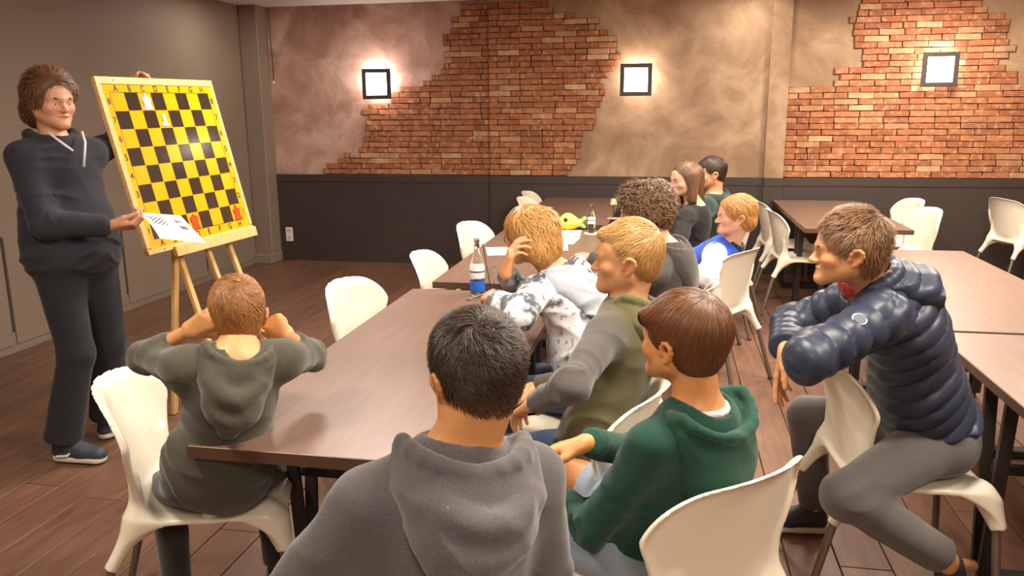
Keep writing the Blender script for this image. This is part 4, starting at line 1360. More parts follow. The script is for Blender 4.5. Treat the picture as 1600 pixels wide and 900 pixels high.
# ------------------------------------------------------------------ the cast
JOINTS = {
    'man': {'s': 1.029, 'pel': [-2.7, 3.28, 0.96], 'neck': [-2.741, 3.3, 1.48], 'head': [-2.736, 3.3, 1.647], 'hdir': [0.931, -0.36, -0.06], 'fw': [0.927, -0.375, 0.0], 'rt': [-0.375, -0.927, 0.0], 'rts': [-0.375, -0.927, 0.0], 'shR': [-2.793, 3.155, 1.417], 'hipR': [-2.733, 3.199, 0.96], 'shL': [-2.678, 3.441, 1.417], 'hipL': [-2.667, 3.361, 0.96], 'elR': [-2.66, 3.085, 1.135], 'wrR': [-2.447, 3.236, 1.11], 'elL': [-2.735, 3.72, 1.46], 'wrL': [-2.745, 3.865, 1.695], 'knR': [-2.66, 3.17, 0.52], 'anR': [-2.76, 3.13, 0.095], 'knL': [-2.66, 3.4, 0.52], 'anL': [-2.74, 3.42, 0.095], 'toeR': [-2.524, 3.137, 0.02], 'toeL': [-2.716, 3.496, 0.02]},
    'leftboy': {'s': 0.811, 'pel': [-1.253, 1.98, 0.575], 'neck': [-1.105, 1.9, 0.985], 'head': [-1.143, 1.98, 1.052], 'hdir': [-0.502, 0.864, -0.02], 'fw': [-0.469, 0.883, 0.0], 'rt': [0.883, 0.469, 0.0], 'rts': [0.883, 0.469, 0.0], 'shR': [-1.005, 1.968, 0.947], 'hipR': [-1.192, 2.012, 0.575], 'shL': [-1.231, 1.847, 0.947], 'hipL': [-1.313, 1.948, 0.575], 'elR': [-1.036, 2.2, 0.883], 'wrR': [-1.028, 2.026, 0.994], 'elL': [-1.436, 1.977, 0.927], 'wrL': [-1.26, 1.929, 1.025], 'knR': [-1.268, 2.318, 0.426], 'anR': [-1.277, 2.336, 0.085], 'knL': [-1.545, 2.162, 0.426], 'anL': [-1.545, 2.162, 0.085], 'toeR': [-1.342, 2.458, 0.02], 'toeL': [-1.61, 2.283, 0.02]},
    'grey': {'s': 0.949, 'pel': [-0.42, 1.27, 0.55], 'neck': [-0.347, 1.3, 1.014], 'head': [-0.322, 1.33, 1.139], 'hdir': [-0.622, 0.783, 0.0], 'fw': [-0.588, 0.809, 0.0], 'rt': [0.809, 0.588, 0.0], 'rts': [0.848, 0.53, 0.0], 'shR': [-0.235, 1.373, 0.934], 'hipR': [-0.355, 1.317, 0.55], 'shL': [-0.485, 1.217, 0.934], 'hipL': [-0.485, 1.223, 0.55], 'elR': [-0.195, 1.41, 0.66], 'wrR': [-0.34, 1.58, 0.62], 'elL': [-0.675, 1.15, 0.72], 'wrL': [-0.74, 1.36, 0.64], 'knR': [-0.523, 1.683, 0.483], 'anR': [-0.523, 1.683, 0.085], 'knL': [-0.805, 1.466, 0.483], 'anL': [-0.805, 1.466, 0.085], 'toeR': [-0.618, 1.813, 0.02], 'toeL': [-0.9, 1.597, 0.02]},
    'green': {'s': 0.914, 'pel': [-0.05, 1.94, 0.54], 'neck': [0.096, 1.8, 0.932], 'head': [0.049, 1.82, 1.076], 'hdir': [-0.783, 0.622, 0.02], 'fw': [-0.829, 0.559, 0.0], 'rt': [0.559, 0.829, 0.0], 'rts': [0.616, 0.788, 0.0], 'shR': [0.163, 1.936, 0.871], 'hipR': [-0.006, 2.004, 0.54], 'shL': [-0.015, 1.708, 0.871], 'hipL': [-0.093, 1.876, 0.54], 'elR': [-0.048, 2.036, 0.727], 'wrR': [-0.175, 1.858, 0.807], 'elL': [-0.145, 1.762, 0.636], 'wrL': [-0.254, 1.966, 0.6], 'knR': [-0.303, 2.262, 0.563], 'anR': [-0.5, 2.05, 0.12], 'knL': [-0.434, 2.059, 0.469], 'anL': [-0.434, 2.059, 0.085], 'toeR': [-0.629, 2.137, 0.02], 'toeL': [-0.563, 2.146, 0.02]},
    'navy': {'s': 0.971, 'pel': [0.87, 2.7, 0.575], 'neck': [0.59, 2.52, 1.081], 'head': [0.523, 2.44, 1.192], 'hdir': [-0.992, 0.119, -0.03], 'fw': [-0.998, -0.07, 0.0], 'rt': [-0.07, 0.998, 0.0], 'rts': [0.07, 0.998, 0.0], 'shR': [0.635, 2.695, 1.02], 'hipR': [0.864, 2.782, 0.575], 'shL': [0.613, 2.389, 1.02], 'hipL': [0.876, 2.618, 0.575], 'elR': [0.43, 2.8, 0.885], 'wrR': [0.382, 2.558, 0.868], 'elL': [0.39, 2.221, 0.936], 'wrL': [0.48, 2.62, 0.88], 'knR': [0.547, 3.034, 0.473], 'anR': [0.6, 3.04, 0.088], 'knL': [0.553, 2.373, 0.475], 'anL': [0.88, 2.462, 0.248], 'toeR': [0.435, 3.029, 0.02], 'toeL': [1.19, 2.863, 0.03]},
    'olive': {'s': 0.886, 'pel': [-0.2, 2.36, 0.54], 'neck': [-0.108, 2.44, 1.023], 'head': [-0.107, 2.44, 1.151], 'hdir': [-0.998, 0.06, -0.03], 'fw': [-0.978, 0.208, 0.0], 'rt': [0.208, 0.978, 0.0], 'rts': [0.309, 0.951, 0.0], 'shR': [-0.078, 2.562, 0.955], 'hipR': [-0.184, 2.434, 0.54], 'shL': [-0.164, 2.296, 0.955], 'hipL': [-0.216, 2.286, 0.54], 'elL': [-0.232, 2.048, 0.887], 'wrL': [-0.361, 2.193, 0.772], 'elR': [-0.203, 2.616, 0.727], 'wrR': [-0.418, 2.555, 0.692], 'knR': [-0.538, 2.547, 0.457], 'anR': [-0.538, 2.547, 0.085], 'knL': [-0.587, 2.291, 0.457], 'anL': [-0.587, 2.291, 0.085], 'toeR': [-0.686, 2.578, 0.02], 'toeL': [-0.735, 2.322, 0.02]},
    'splash': {'s': 0.926, 'pel': [-0.24, 3.0, 0.55], 'neck': [-0.393, 3.02, 1.002], 'head': [-0.503, 3.02, 1.118], 'hdir': [-0.782, 0.622, -0.05], 'fw': [-0.866, 0.5, 0.0], 'rt': [0.5, 0.866, 0.0], 'rts': [0.643, 0.766, 0.0], 'shR': [-0.276, 3.129, 0.937], 'hipR': [-0.201, 3.068, 0.55], 'shL': [-0.464, 2.905, 0.937], 'hipL': [-0.279, 2.932, 0.55], 'elR': [-0.545, 3.066, 0.908], 'wrR': [-0.57, 2.859, 1.019], 'elL': [-0.476, 2.628, 0.926], 'wrL': [-0.602, 2.827, 0.929], 'knR': [-0.518, 3.296, 0.474], 'anR': [-0.518, 3.296, 0.085], 'knL': [-0.635, 3.093, 0.474], 'anL': [-0.635, 3.093, 0.085], 'toeR': [-0.654, 3.375, 0.02], 'toeL': [-0.772, 3.171, 0.02]},
    'curly': {'s': 0.983, 'pel': [-0.05, 3.8, 0.55], 'neck': [0.003, 3.72, 0.988], 'head': [-0.099, 3.72, 1.135], 'hdir': [-0.996, -0.06, -0.06], 'fw': [-0.966, 0.259, 0.0], 'rt': [0.259, 0.966, 0.0], 'rts': [0.259, 0.966, 0.0], 'shR': [0.035, 3.883, 0.916], 'hipR': [-0.028, 3.881, 0.55], 'shL': [-0.046, 3.583, 0.916], 'hipL': [-0.072, 3.719, 0.55], 'elL': [-0.136, 3.305, 0.952], 'wrL': [-0.31, 3.484, 0.969], 'elR': [-0.101, 3.95, 0.663], 'wrR': [-0.343, 3.895, 0.624], 'knR': [-0.421, 4.029, 0.498], 'anR': [-0.421, 4.029, 0.085], 'knL': [-0.485, 3.787, 0.498], 'anL': [-0.485, 3.787, 0.085], 'toeR': [-0.582, 4.072, 0.02], 'toeL': [-0.647, 3.83, 0.02]},
    'varsity': {'s': 1.017, 'pel': [0.0, 5.0, 0.53], 'neck': [0.383, 4.86, 0.824], 'head': [0.392, 4.8, 0.99], 'hdir': [-0.986, -0.164, 0.0], 'fw': [-0.961, 0.276, 0.0], 'rt': [0.276, 0.961, 0.0], 'rts': [0.342, 0.94, 0.0], 'shR': [0.391, 5.028, 0.788], 'hipR': [0.024, 5.083, 0.53], 'shL': [0.281, 4.726, 0.788], 'hipL': [-0.024, 4.917, 0.53], 'elL': [0.234, 4.435, 0.71], 'wrL': [0.116, 4.665, 0.694], 'elR': [0.252, 5.1, 0.526], 'wrR': [0.001, 5.047, 0.486], 'knR': [-0.396, 5.204, 0.512], 'anR': [-0.396, 5.204, 0.085], 'knL': [-0.444, 5.037, 0.512], 'anL': [-0.444, 5.037, 0.085], 'toeR': [-0.562, 5.251, 0.02], 'toeL': [-0.61, 5.085, 0.02]},
    'girl': {'s': 0.96, 'pel': [0.12, 5.5, 0.55], 'neck': [0.184, 5.4, 0.989], 'head': [0.117, 5.4, 1.145], 'hdir': [-0.88, -0.471, -0.061], 'fw': [-0.94, 0.342, 0.0], 'rt': [0.342, 0.94, 0.0], 'rts': [0.342, 0.94, 0.0], 'shR': [0.227, 5.556, 0.931], 'hipR': [0.148, 5.577, 0.55], 'shL': [0.124, 5.271, 0.931], 'hipL': [0.092, 5.423, 0.55], 'elL': [0.083, 5.063, 0.736], 'wrL': [-0.035, 5.269, 0.677], 'elR': [0.101, 5.633, 0.684], 'wrR': [-0.139, 5.599, 0.647], 'knR': [-0.236, 5.716, 0.488], 'anR': [-0.236, 5.716, 0.085], 'knL': [-0.291, 5.563, 0.488], 'anL': [-0.291, 5.563, 0.085], 'toeR': [-0.389, 5.772, 0.02], 'toeL': [-0.445, 5.619, 0.02]},
    'back': {'s': 0.983, 'pel': [0.33, 6.05, 0.55], 'neck': [0.329, 5.95, 0.997], 'head': [0.305, 5.95, 1.146], 'hdir': [-0.985, -0.159, -0.064], 'fw': [-0.966, 0.259, 0.0], 'rt': [0.259, 0.966, 0.0], 'rts': [0.342, 0.94, 0.0], 'shR': [0.382, 6.109, 0.937], 'hipR': [0.352, 6.131, 0.55], 'shL': [0.276, 5.817, 0.937], 'hipL': [0.308, 5.969, 0.55], 'elL': [0.194, 5.598, 0.757], 'wrL': [0.092, 5.819, 0.699], 'elR': [0.246, 6.176, 0.684], 'wrR': [0.005, 6.121, 0.646], 'knR': [-0.053, 6.239, 0.498], 'anR': [-0.053, 6.239, 0.085], 'knL': [-0.097, 6.078, 0.498], 'anL': [-0.097, 6.078, 0.085], 'toeR': [-0.215, 6.282, 0.02], 'toeL': [-0.258, 6.121, 0.02]}}

def zip_tape(A, up, tf, tr, sc, F, root):
    m = plain('tape_white', lin(205, 205, 205), .5)
    for sg in (-1, 1):
        n = A['neck']
        pts = [n + (tr * sg * .075 + tf * .095 + up * .035) * sc, n + (tr * sg * .050 + tf * .150 - up * .015) * sc, n + (tr * sg * .018 + tf * .165 - up * (.05 if sg > 0 else .12)) * sc]
        MB().tube(pts, .0055, 8).build('zip_tape', m, root, True)

person(JOINTS['man'], 'man standing in dark hoodie and jeans, holding a paper beside the chess board',
    skin=(205, 150, 118), haircol=(112, 78, 52), hname='man', hs=1.05, hz=.94, bulk=1.22, cell=.0046, infl=.026,
    hair=hair_short(top=.030, side=.016, back=.024, line=.098, nape=-.085, n=3600, width=.0013, lift=.016, jitter=.55, nseg=6, step=.0127, flow=crown_flow((.045, .06, .13), .1, -.4, .7, -.8), ear=.026, napeth=.9,
        more=lambda F: [F.el((0, -.082, -.040), (.078, .036, .058), .03), F.rc((.02, .060, .110), (.074, .040, .060), .014, .012, .02), F.rc((.0, .064, .112), (-.070, .045, .060), .016, .012, .02)]),
    topmat=C_MAN, hem=-.10, legmat=C_MANLEG, flare=2.0, legi=.022, collar=.062, sleeveL=.96, sleeveR=.93,
    face=dict(mouth=1.0, jaw=1.12),
    handR=dict(curls=(.75, .75, .8, .8), pal=(.3, .6, .9), thumb=.1, dir=(.85, .3, .0)),
    handL=dict(dir=(.25, .35, .9), pal=(.95, .1, -.3), curls=(.62, .68, .7, .6), thumb=.5),
    stripe=plain('stripe_white', lin(215, 212, 205), .5), seed=3, shoemat=plain('shoe_navy', lin(56, 60, 72), .6),
    extras=[zip_tape, hood_down(C_MAN, w=.120, drop=.15, rim=.024, thick=.045, lift=.02)])

person(JOINTS['leftboy'], 'boy seen from behind in dark olive hoodie, elbows raised, hands at his ears',
    skin=(212, 152, 100), haircol=(150, 102, 58), hname='light_brown', hs=.88, cell=.004, infl=.016,
    hair=hair_short(top=.024, side=.006, back=.008, line=.082, nape=-.046, n=5200, width=.0010, lift=.005, jitter=.55, nseg=5, step=.0145, flow=crown_flow((.016, -.075, .115), .7), napeth=.2),
    topmat=C_LEFT, legmat=C_DARKLEG, hem=-.085, sleeve=.72, sleeveL=.62,
    handR=dict(dir=(-.50, .25, .30), pal=(-.4, .8, 0), curls=(.7, .9, 1, 1), thumb=.4),
    handL=dict(dir=(.6, -.1, .35), pal=(.4, .8, .2), curls=(.6, .9, 1, 1), thumb=.4), seed=5,
    extras=[hood_down(C_LEFT, w=.125, drop=.24, rim=.017, back=.075, thick=.034, tip=.42, arcs=.95)])

person(JOINTS['grey'], 'boy with short black hair in charcoal hoodie, nearest, seen from behind',
    skin=(198, 138, 88), haircol=(58, 44, 36), hname='black', hs=.94, cell=.004, infl=.022, bulk=1.05,
    hair=hair_short(top=.022, side=.010, back=.012, line=.080, nape=-.040, n=8000, width=.0008, lift=.007, jitter=.45, nseg=5, step=.0065, flow=crown_flow((-.02, -.06, .13), .5, .5), cell=.004,
        fade=lambda L: .75 * np.clip((.0 - L[:, 2]) / .06, 0, 1), skin=(3.6, 2.5, 1.7), napeth=.15),
    topmat=C_GREY, legmat=C_DENIM, fold=.010, ccell=.006, hem=-.06, seed=8, neckr=.060,
    extras=[hood_down(C_GREY, w=.146, drop=.18, rim=.022, back=.104, roll=.04, arcs=.95, thick=.064, fold=.010, cell=.005, tip=.70)])

person(JOINTS['green'], 'boy with brown bowl haircut in green hoodie and denim shorts',
    skin=(212, 146, 92), haircol=(104, 66, 38), hname='brown', hs=.97, cell=.004, infl=.016,
    hair=hair_short(bang=True, top=.024, side=.013, back=.014, line=.066, nape=-.050, n=7500, width=.0009, lift=.003, jitter=.14, nseg=6, step=.0165, flow=crown_flow((.005, -.060, .130), .12, .0), ear=.034, cell=.004, napeth=.25,
        bangs=[((-.055, .066, .076), (.055, .066, .076), .018, .018, .02)]),
    topmat=C_GREEN, legmat=C_DENIM_L, legend=-.58, legi=.024, hem=-.10, fold=.011, sleeve=.95, seed=11,
    handR=dict(dir=(-.8, .1, -.25), pal=(-.1, -.1, -1), curl=.25),
    extras=[hood_down(C_GREEN, w=.150, drop=.20, rim=.021, back=.100, thick=.056, fold=.010, tip=.72, lift=.012),
            collar_ring(C_TEE, .056, .009, .012, 'tee_collar')])

QP = .052
def puff_t(A, up, tf, tr):
    def fn(p):
        h = (p - A['pel']) @ up + .02 * np.sin(((p - A['pel']) @ tf) * 9)
        return .013 * np.abs(np.sin(np.pi * h / QP)) ** .55 - .006
    return fn
def puff_a(t, pa): return .010 * np.abs(np.sin(np.pi * t * 5)) ** .55 - .004
def badge(A, up, tf, tr, sc, F, root):
    o = A['shL'] + (A['elL'] - A['shL']) * .42
    ax = nrm(A['elL'] - A['shL']); out = nrm(np.array((-.45, -.85, .45)) - ax * np.dot((-.45, -.85, .45), ax))
    c = o + out * .064
    mb = MB()
    mb.tube([c - out * .004, c + out * .004], .021, 20).build('badge', plain('badge_grey', lin(150, 150, 160), .5), root)
    mb = MB()
    mb.tube([c + out * .0035, c + out * .0055], .0165, 20).build('badge_disc', plain('badge_dark', lin(84, 88, 104), .5), root)
def zip_pull(A, up, tf, tr, sc, F, root):
    a = A['pel'] + up * .10 - tr * .155 + tf * .04; b = A['pel'] + up * .03 - tr * .170 + tf * .02
    V, Fc = sdf_mesh([RC(a, b, .008, .006)], np.minimum(a, b) - .03, np.maximum(a, b) + .03, .004)
    link('pocket_tape', np_mesh('pocket_tape', V, Fc), plain('tape_white', lin(205, 205, 205), .5), root, True)
person(JOINTS['navy'], 'boy in navy puffer jacket leaning over the back of his turned chair',
    skin=(210, 150, 104), haircol=(122, 88, 60), hname='dark_blond', hs=.94, cell=.004, infl=.026,
    hair=hair_short(top=.028, side=.004, back=.008, line=.092, nape=-.072, n=6500, width=.0009, lift=.013, jitter=.35, nseg=5, step=.0075, flow=crown_flow((0, -.07, .11), .25, .6), napeth=.1,
        fade=side_fade(-.02, .065, .55), skin=(1.25, 1.12, .98)),
    topmat=C_NAVY, legmat=C_GREYLEG, rid_torso=puff_t, rid_arm=puff_a, fold=.005, hem=.045, hemz=.7, hump=.05, cuff=False, sleeveR=.98, sleeveL=.96, collar=.068, seed=14, flatfeet=True, legend=.93, legi=.020,
    handR=dict(dir=(-.15, .02, -1), pal=(.85, -.4, 0), curls=(.1, .18, .22, .28), spread=.10, thumb=.25),
    extras=[hood_down(C_NAVY, w=.112, drop=.15, rim=.030, back=.080, thick=.060, lift=.022, fold=.006, tip=.8), collar_ring(C_RED, .058, .012, .018, 'red_collar', .1, 3), badge, zip_pull])

def col_olive(A, up, tf, tr, sc):
    def fn(V):
        dL = RC(A['shL'] + (A['shL'] - A['elL']) * .15, A['elL'], .06, .06).d(V); dL = np.minimum(dL, RC(A['elL'], A['wrL'], .06, .06).d(V))
        dR = RC(A['shR'] + (A['shR'] - A['elR']) * .15, A['elR'], .06, .06).d(V); dR = np.minimum(dR, RC(A['elR'], A['wrR'], .06, .06).d(V))
        side = ((V - A['neck']) @ tr)
        w = (np.clip((.006 - np.minimum(dL, dR)) / .008 + .5, 0, 1) * np.clip((np.abs(side) - .082 * sc) / .008, 0, 1))[:, None]
        return w * np.array(lin(84, 78, 76)) + (1 - w) * np.array(lin(86, 80, 52))
    return fn
person(JOINTS['olive'], 'blond boy in olive hoodie with charcoal sleeves, profile to the left',
    skin=(214, 156, 110), haircol=(186, 142, 86), hname='blond', hs=.97, cell=.0043, infl=.016,
    hair=hair_short(top=.024, side=.003, back=.005, line=.086, nape=-.078, n=5500, width=.0009, lift=.004, jitter=.25, nseg=6, step=.008, flow=crown_flow((0, -.08, .10), .2, .8), napeth=.05,
        bangs=[((-.030, .074, .104), (.030, .074, .104), .013, .013, .02)], fade=side_fade(-.01, .07, .6), skin=(.98, .86, .74)),
    topmat=C_OLIVE, topcol=col_olive, legmat=C_DENIM, hem=-.06, seed=17,
    handL=dict(pal=(.2, .1, -1), curl=.35),
    extras=[hood_down(C_OLIVE, w=.118, drop=.20, rim=.018, thick=.036, col=lin(96, 92, 60))])

def col_splash(A, up, tf, tr, sc):
    def fn(V):
        n = vnoise(V * 9.0, 5) * .6 + vnoise(V * 24.0, 6) * .4
        sp = vnoise(V * 95.0, 7)
        h = ((V - A['pel']) @ up) / np.linalg.norm(A['neck'] - A['pel'])
        v = n + .35 * np.clip(h - .8, 0, 1) + .25 * np.clip(.4 - h, 0, .5)
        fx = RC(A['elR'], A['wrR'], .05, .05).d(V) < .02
        c = np.array(lin(228, 232, 238))[None] * np.ones((len(V), 1))
        k = np.clip((v - .52) / .07, 0, 1) * (.55 + .45 * (sp > .35))
        k = np.maximum(k, (sp > .80) * .8)
        c = c * (1 - k[:, None]) + np.array(lin(70, 74, 86)) * k[:, None]
        pk = np.clip((vnoise(V * 12.0, 15) - .72) / .05, 0, 1)[:, None] * .6
        c = c * (1 - pk * .4) + np.array(lin(190, 150, 150)) * pk * .4
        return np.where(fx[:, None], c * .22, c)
    return fn
def glasses(A, up, tf, tr, sc, F, root):
    m = plain('spectacle_frame', lin(60, 40, 44), .3)
    mb = MB()
    for s in (-1, 1):
        mb.tube([F.P(s * .033 + .021 * math.cos(t), .101 - .006 * abs(math.cos(t)), .006 + .019 * math.sin(t)) for t in np.linspace(0, 2 * math.pi, 17)], .0017, 6, False)
        mb.tube([F.P(s * .054, .096, .012), F.P(s * .078, .04, .014), F.P(s * .083, -.01, .016)], .0017, 6)
    mb.tube([F.P(-.012, .104, .010), F.P(.012, .104, .010)], .0017, 6)
    mb.build('glasses', m, root, True)

person(JOINTS['splash'], 'blond boy in white and grey splatter hoodie resting his cheek on one hand',
    skin=(214, 150, 106), haircol=(196, 146, 84), hname='gold_blond', hs=.98, cell=.005, infl=.020,
    hair=hair_short(bang=True, top=.028, side=.014, back=.022, line=.070, nape=-.075, n=3200, width=.0016, lift=.012, jitter=.6, nseg=6, step=.018, flow=crown_flow((0, -.03, .14), .3, .2, .4), ear=.022,
        napeth=.9, more=lambda F: [F.el((0, -.080, -.030), (.072, .034, .056), .03)]),
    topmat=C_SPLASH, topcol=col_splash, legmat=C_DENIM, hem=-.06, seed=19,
    handR=dict(dir=(.25, -.1, .9), pal=(.8, .3, -.2), curls=(.35, .45, .55, .6)), handL=dict(curl=.5, pal=(.3, .3, -.8)),
    extras=[glasses, hood_down(C_SPLASH, w=.125, drop=.22, rim=.019, thick=.026, fold=.010, col=lin(176, 182, 192))])

person(JOINTS['curly'], 'boy with curly brown hair in dark grey hoodie, arm on the table',
    skin=(214, 162, 128), haircol=(118, 88, 62), hname='curly', hs=.98, cell=.0046, infl=.020,
    hair=hair_short(top=.036, side=.018, back=.026, line=.100, nape=-.065, n=1900, width=.0030, lift=.026, jitter=1.0, nseg=12, step=.009, curl=1.6, curl_f=62.0, flow=crown_flow((0, -.03, .14), .3, .2), ear=.026,
        bangs=[((-.040, .060, .112), (.040, .060, .112), .016, .016, .03)]),
    topmat=C_CURLY, legmat=C_DENIM, hem=-.05, seed=23, handL=dict(curl=.5),
    extras=[hood_down(C_CURLY, w=.118, drop=.20, rim=.018, thick=.036)])

def col_vars(A, up, tf, tr, sc):
    def fn(V):
        dL = np.minimum(RC(A['shL'], A['elL'], .06, .06).d(V), RC(A['elL'], A['wrL'], .06, .06).d(V))
        dR = np.minimum(RC(A['shR'], A['elR'], .06, .06).d(V), RC(A['elR'], A['wrR'], .06, .06).d(V))
        side = np.abs((V - A['neck']) @ tr)
        w = (np.clip((.010 - np.minimum(dL, dR)) / .008 + .5, 0, 1) * np.clip((side - .112 * sc) / .008, 0, 1))[:, None]
        return w * np.array(lin(232, 230, 232)) + (1 - w) * np.array(lin(28, 78, 190))
    return fn
person(JOINTS['varsity'], 'strawberry blond boy slouching in a blue and white varsity jacket',
    skin=(222, 166, 138), haircol=(192, 136, 78), hname='strawberry', hs=.98, cell=.0046, infl=.020,
    hair=hair_short(top=.028, side=.012, back=.018, line=.092, nape=-.070, n=2600, width=.0014, lift=.007, jitter=.35, nseg=6, step=.0147, flow=crown_flow((.03, .03, .14), .1, .0, .5), ear=.032,
        napeth=.8, more=lambda F: [F.el((0, -.078, -.025), (.066, .032, .050), .03)]),
    topmat=C_VARS, topcol=col_vars, topname='jacket', legmat=C_DENIM, hem=-.05, seed=29, collar=.064,
    extras=[collar_ring(C_DARKLEG, .060, .012, .016, 'jacket_collar', .1, 2)])

person(JOINTS['girl'], 'girl with long straight brown hair in black top',
    skin=(218, 166, 132), haircol=(110, 78, 54), hname='long_brown', hs=.97, cell=.0046, infl=.012,
    hair=hair_short(top=.020, side=.012, back=.016, line=.086, nape=-.30, n=2200, width=.0016, lift=.002, jitter=.10, nseg=8, step=.0315, flow=flow_long, ear=.010,
        more=lambda F: [F.rc((.062, -.015, .05), (.068, -.01, -.13), .034, .030, .03), F.rc((-.062, -.015, .05), (-.068, -.01, -.13), .034, .030, .03), F.rc((0, -.065, .03), (0, -.080, -.15), .060, .050, .04)]),
    topmat=C_BLACK, topname='jumper', legmat=C_DARKLEG, hem=-.05, seed=31, collar=.066)

person(JOINTS['back'], 'dark haired boy in dark green hoodie seated behind the long haired girl',
    skin=(206, 148, 110), haircol=(62, 46, 38), hname='dark_brown', hs=.98, cell=.0046, infl=.016,
    hair=hair_short(bang=True, top=.024, side=.008, back=.010, line=.076, nape=-.040, n=2200, width=.0013, lift=.004, jitter=.3, nseg=6, step=.010, flow=crown_flow((0, -.06, .12), .3, .4), napeth=.1,
        bangs=[((-.045, .068, .090), (.045, .068, .090), .014, .014, .02)]),
    topmat=C_BACK, legmat=C_DARKLEG, hem=-.05, seed=37,
    extras=[hood_down(C_BACK, w=.118, drop=.20, rim=.018, thick=.036)])
# ------------------------------------------------------------------ chairs
chair(-1.39, 2.17, 22, 'white shell chair under the boy in the dark olive hoodie', G)
chair(-1.24, 3.53, -8, 'empty white shell chair at the left edge of the nearest table', G)
chair(-1.11, 4.38, 0, 'empty white shell chair at the near corner of the bottle table', G)
chair(-1.155, 5.60, -14, 'empty white shell chair at the far left of the bottle table', G)
chair(-1.055, 7.40, -8, 'white shell chair at the table by the wall, nearer of a close pair', G)
chair(-1.11, 7.96, -6, 'white shell chair at the table by the wall, closest to the wainscot', G)
chair(-.45, 1.275, 136, 'white shell chair under the boy in the charcoal hoodie, cut by the lower edge', G)
chair(.03, 1.925, 136, 'white shell chair under the boy in the green hoodie', G)
chair(.795, 2.747, 5, 'white shell chair turned round, straddled by the boy in the puffer jacket', G)
chair(-.27, 2.34, 165, 'white shell chair under the boy with charcoal sleeves', G)
chair(-.25, 2.99, 160, 'white shell chair under the boy in the splatter hoodie', G)
chair(-.05, 3.80, 165, 'white shell chair under the curly haired boy', G)
chair(.24, 4.89, 148, 'white shell chair under the boy in the varsity jacket', G)
chair(.13, 5.53, 160, 'white shell chair under the long haired girl', G)
chair(.34, 6.08, 165, 'white shell chair under the dark haired boy behind the girl', G)
chair(1.084, 6.765, 5, 'empty white shell chair seen from behind beside the varsity jacket boy, nearer one', G)
chair(1.06, 7.45, 5, 'empty white shell chair behind another beside the varsity jacket boy', G)
chair(1.895, 7.62, 191, 'empty white shell chair behind the puffer jacket boy, left of a pair', G)
chair(1.825, 6.91, 193, 'empty white shell chair behind the puffer jacket boy, right of a pair', G)
chair(3.15, 7.90, 18, 'lone white shell chair at the back right seen from behind', G)

# ------------------------------------------------------------------ chess board on an easel
TL = Vector((-2.6612, 3.5, 1.7769)); BW, BH = .8895, .8707
e1 = Vector((.089, .996, .009)).normalized(); e2 = Vector((.23, -.001, -.973)); e2 = (e2 - e1 * e1.dot(e2)).normalized(); en = e2.cross(e1)
BM = Matrix(((e1.x, -e2.x, en.x, TL.x), (e1.y, -e2.y, en.y, TL.y), (e1.z, -e2.z, en.z, TL.z), (0, 0, 0, 1)))
board = empty('chess_board'); board.matrix_world = BM
tag(board, 'large yellow and black demonstration chess board standing on the wooden easel', 'chess board')
M_YEL = plain('yellow_vinyl', lin(232, 158, 10), .16)
M_BLK = plain('black_vinyl', lin(52, 38, 30), .14)
M_INK = plain('black_ink', lin(40, 30, 22), .3)
MB().box((BW / 2, -BH / 2, -.010), (BW, BH, .018), None, .002).build('backing_panel', M_PINE, board)
for nm_, c_, s_ in (('top_strip', (BW / 2, -.018, .002), (BW, .036, .006)), ('bottom_strip', (BW / 2, -BH + .012, .002), (BW, .024, .006)),
                    ('side_strip', (.016, -BH / 2, .0015), (.032, BH - .062, .005)), ('side_strip', (BW - .013, -BH / 2, .0015), (.026, BH - .062, .005))):
    MB().box(c_, s_, None, .0015).build(nm_, M_PINE, board)
yl, yr, yt, yb = .036 * BW, .970 * BW, .044 * BH, .972 * BH
MB().box(((yl + yr) / 2, -(yt + yb) / 2, .0005), (yr - yl, yb - yt, .003)).build('yellow_sheet', M_YEL, board)
gl, gr, gt, gb = .080 * BW, .925 * BW, .086 * BH, .920 * BH
sq, sh_ = (gr - gl) / 8, (gb - gt) / 8
dsq = MB().box((0, 0, 0), (sq - .0025, sh_ - .0025, .0012)).mesh('dark_square'); dsq.materials.append(M_BLK)
for i in range(8):
    for j in range(8):
        if (i + j) % 2 == 1:
            o = bpy.data.objects.new('dark_square', dsq); COL.objects.link(o); o.parent = board
            o.location = (gl + (i + .5) * sq, -(gt + (j + .5) * sh_), .0024)
fr = MB()
for c_, s_ in (((gl + gr) / 2, -gt, 0), (gr - gl, .003)), (((gl + gr) / 2, -gb, 0), (gr - gl, .003)), ((gl, -(gt + gb) / 2, 0), (.003, gb - gt)), ((gr, -(gt + gb) / 2, 0), (.003, gb - gt)):
    fr.box((c_[0], c_[1], .0022), (s_[0], s_[1], .0008))
fr.build('grid_outline', M_INK, board)
MB().box((BW * .502, -(yt + gt) / 2, .0022), (.0015, gt - yt, .0006)).box((BW * .502, -(yb + gb) / 2, .0022), (.0015, yb - gb, .0006)).build('fold_seam', M_TEDGE, board)
sc_ = MB()
for u, v in ((.13, .02), (.93, .02), (.13, .985), (.93, .985)): sc_.tube([(u * BW, -v * BH, .005), (u * BW, -v * BH, .0065)], .0035, 8)
sc_.build('screw', M_STEEL, board)
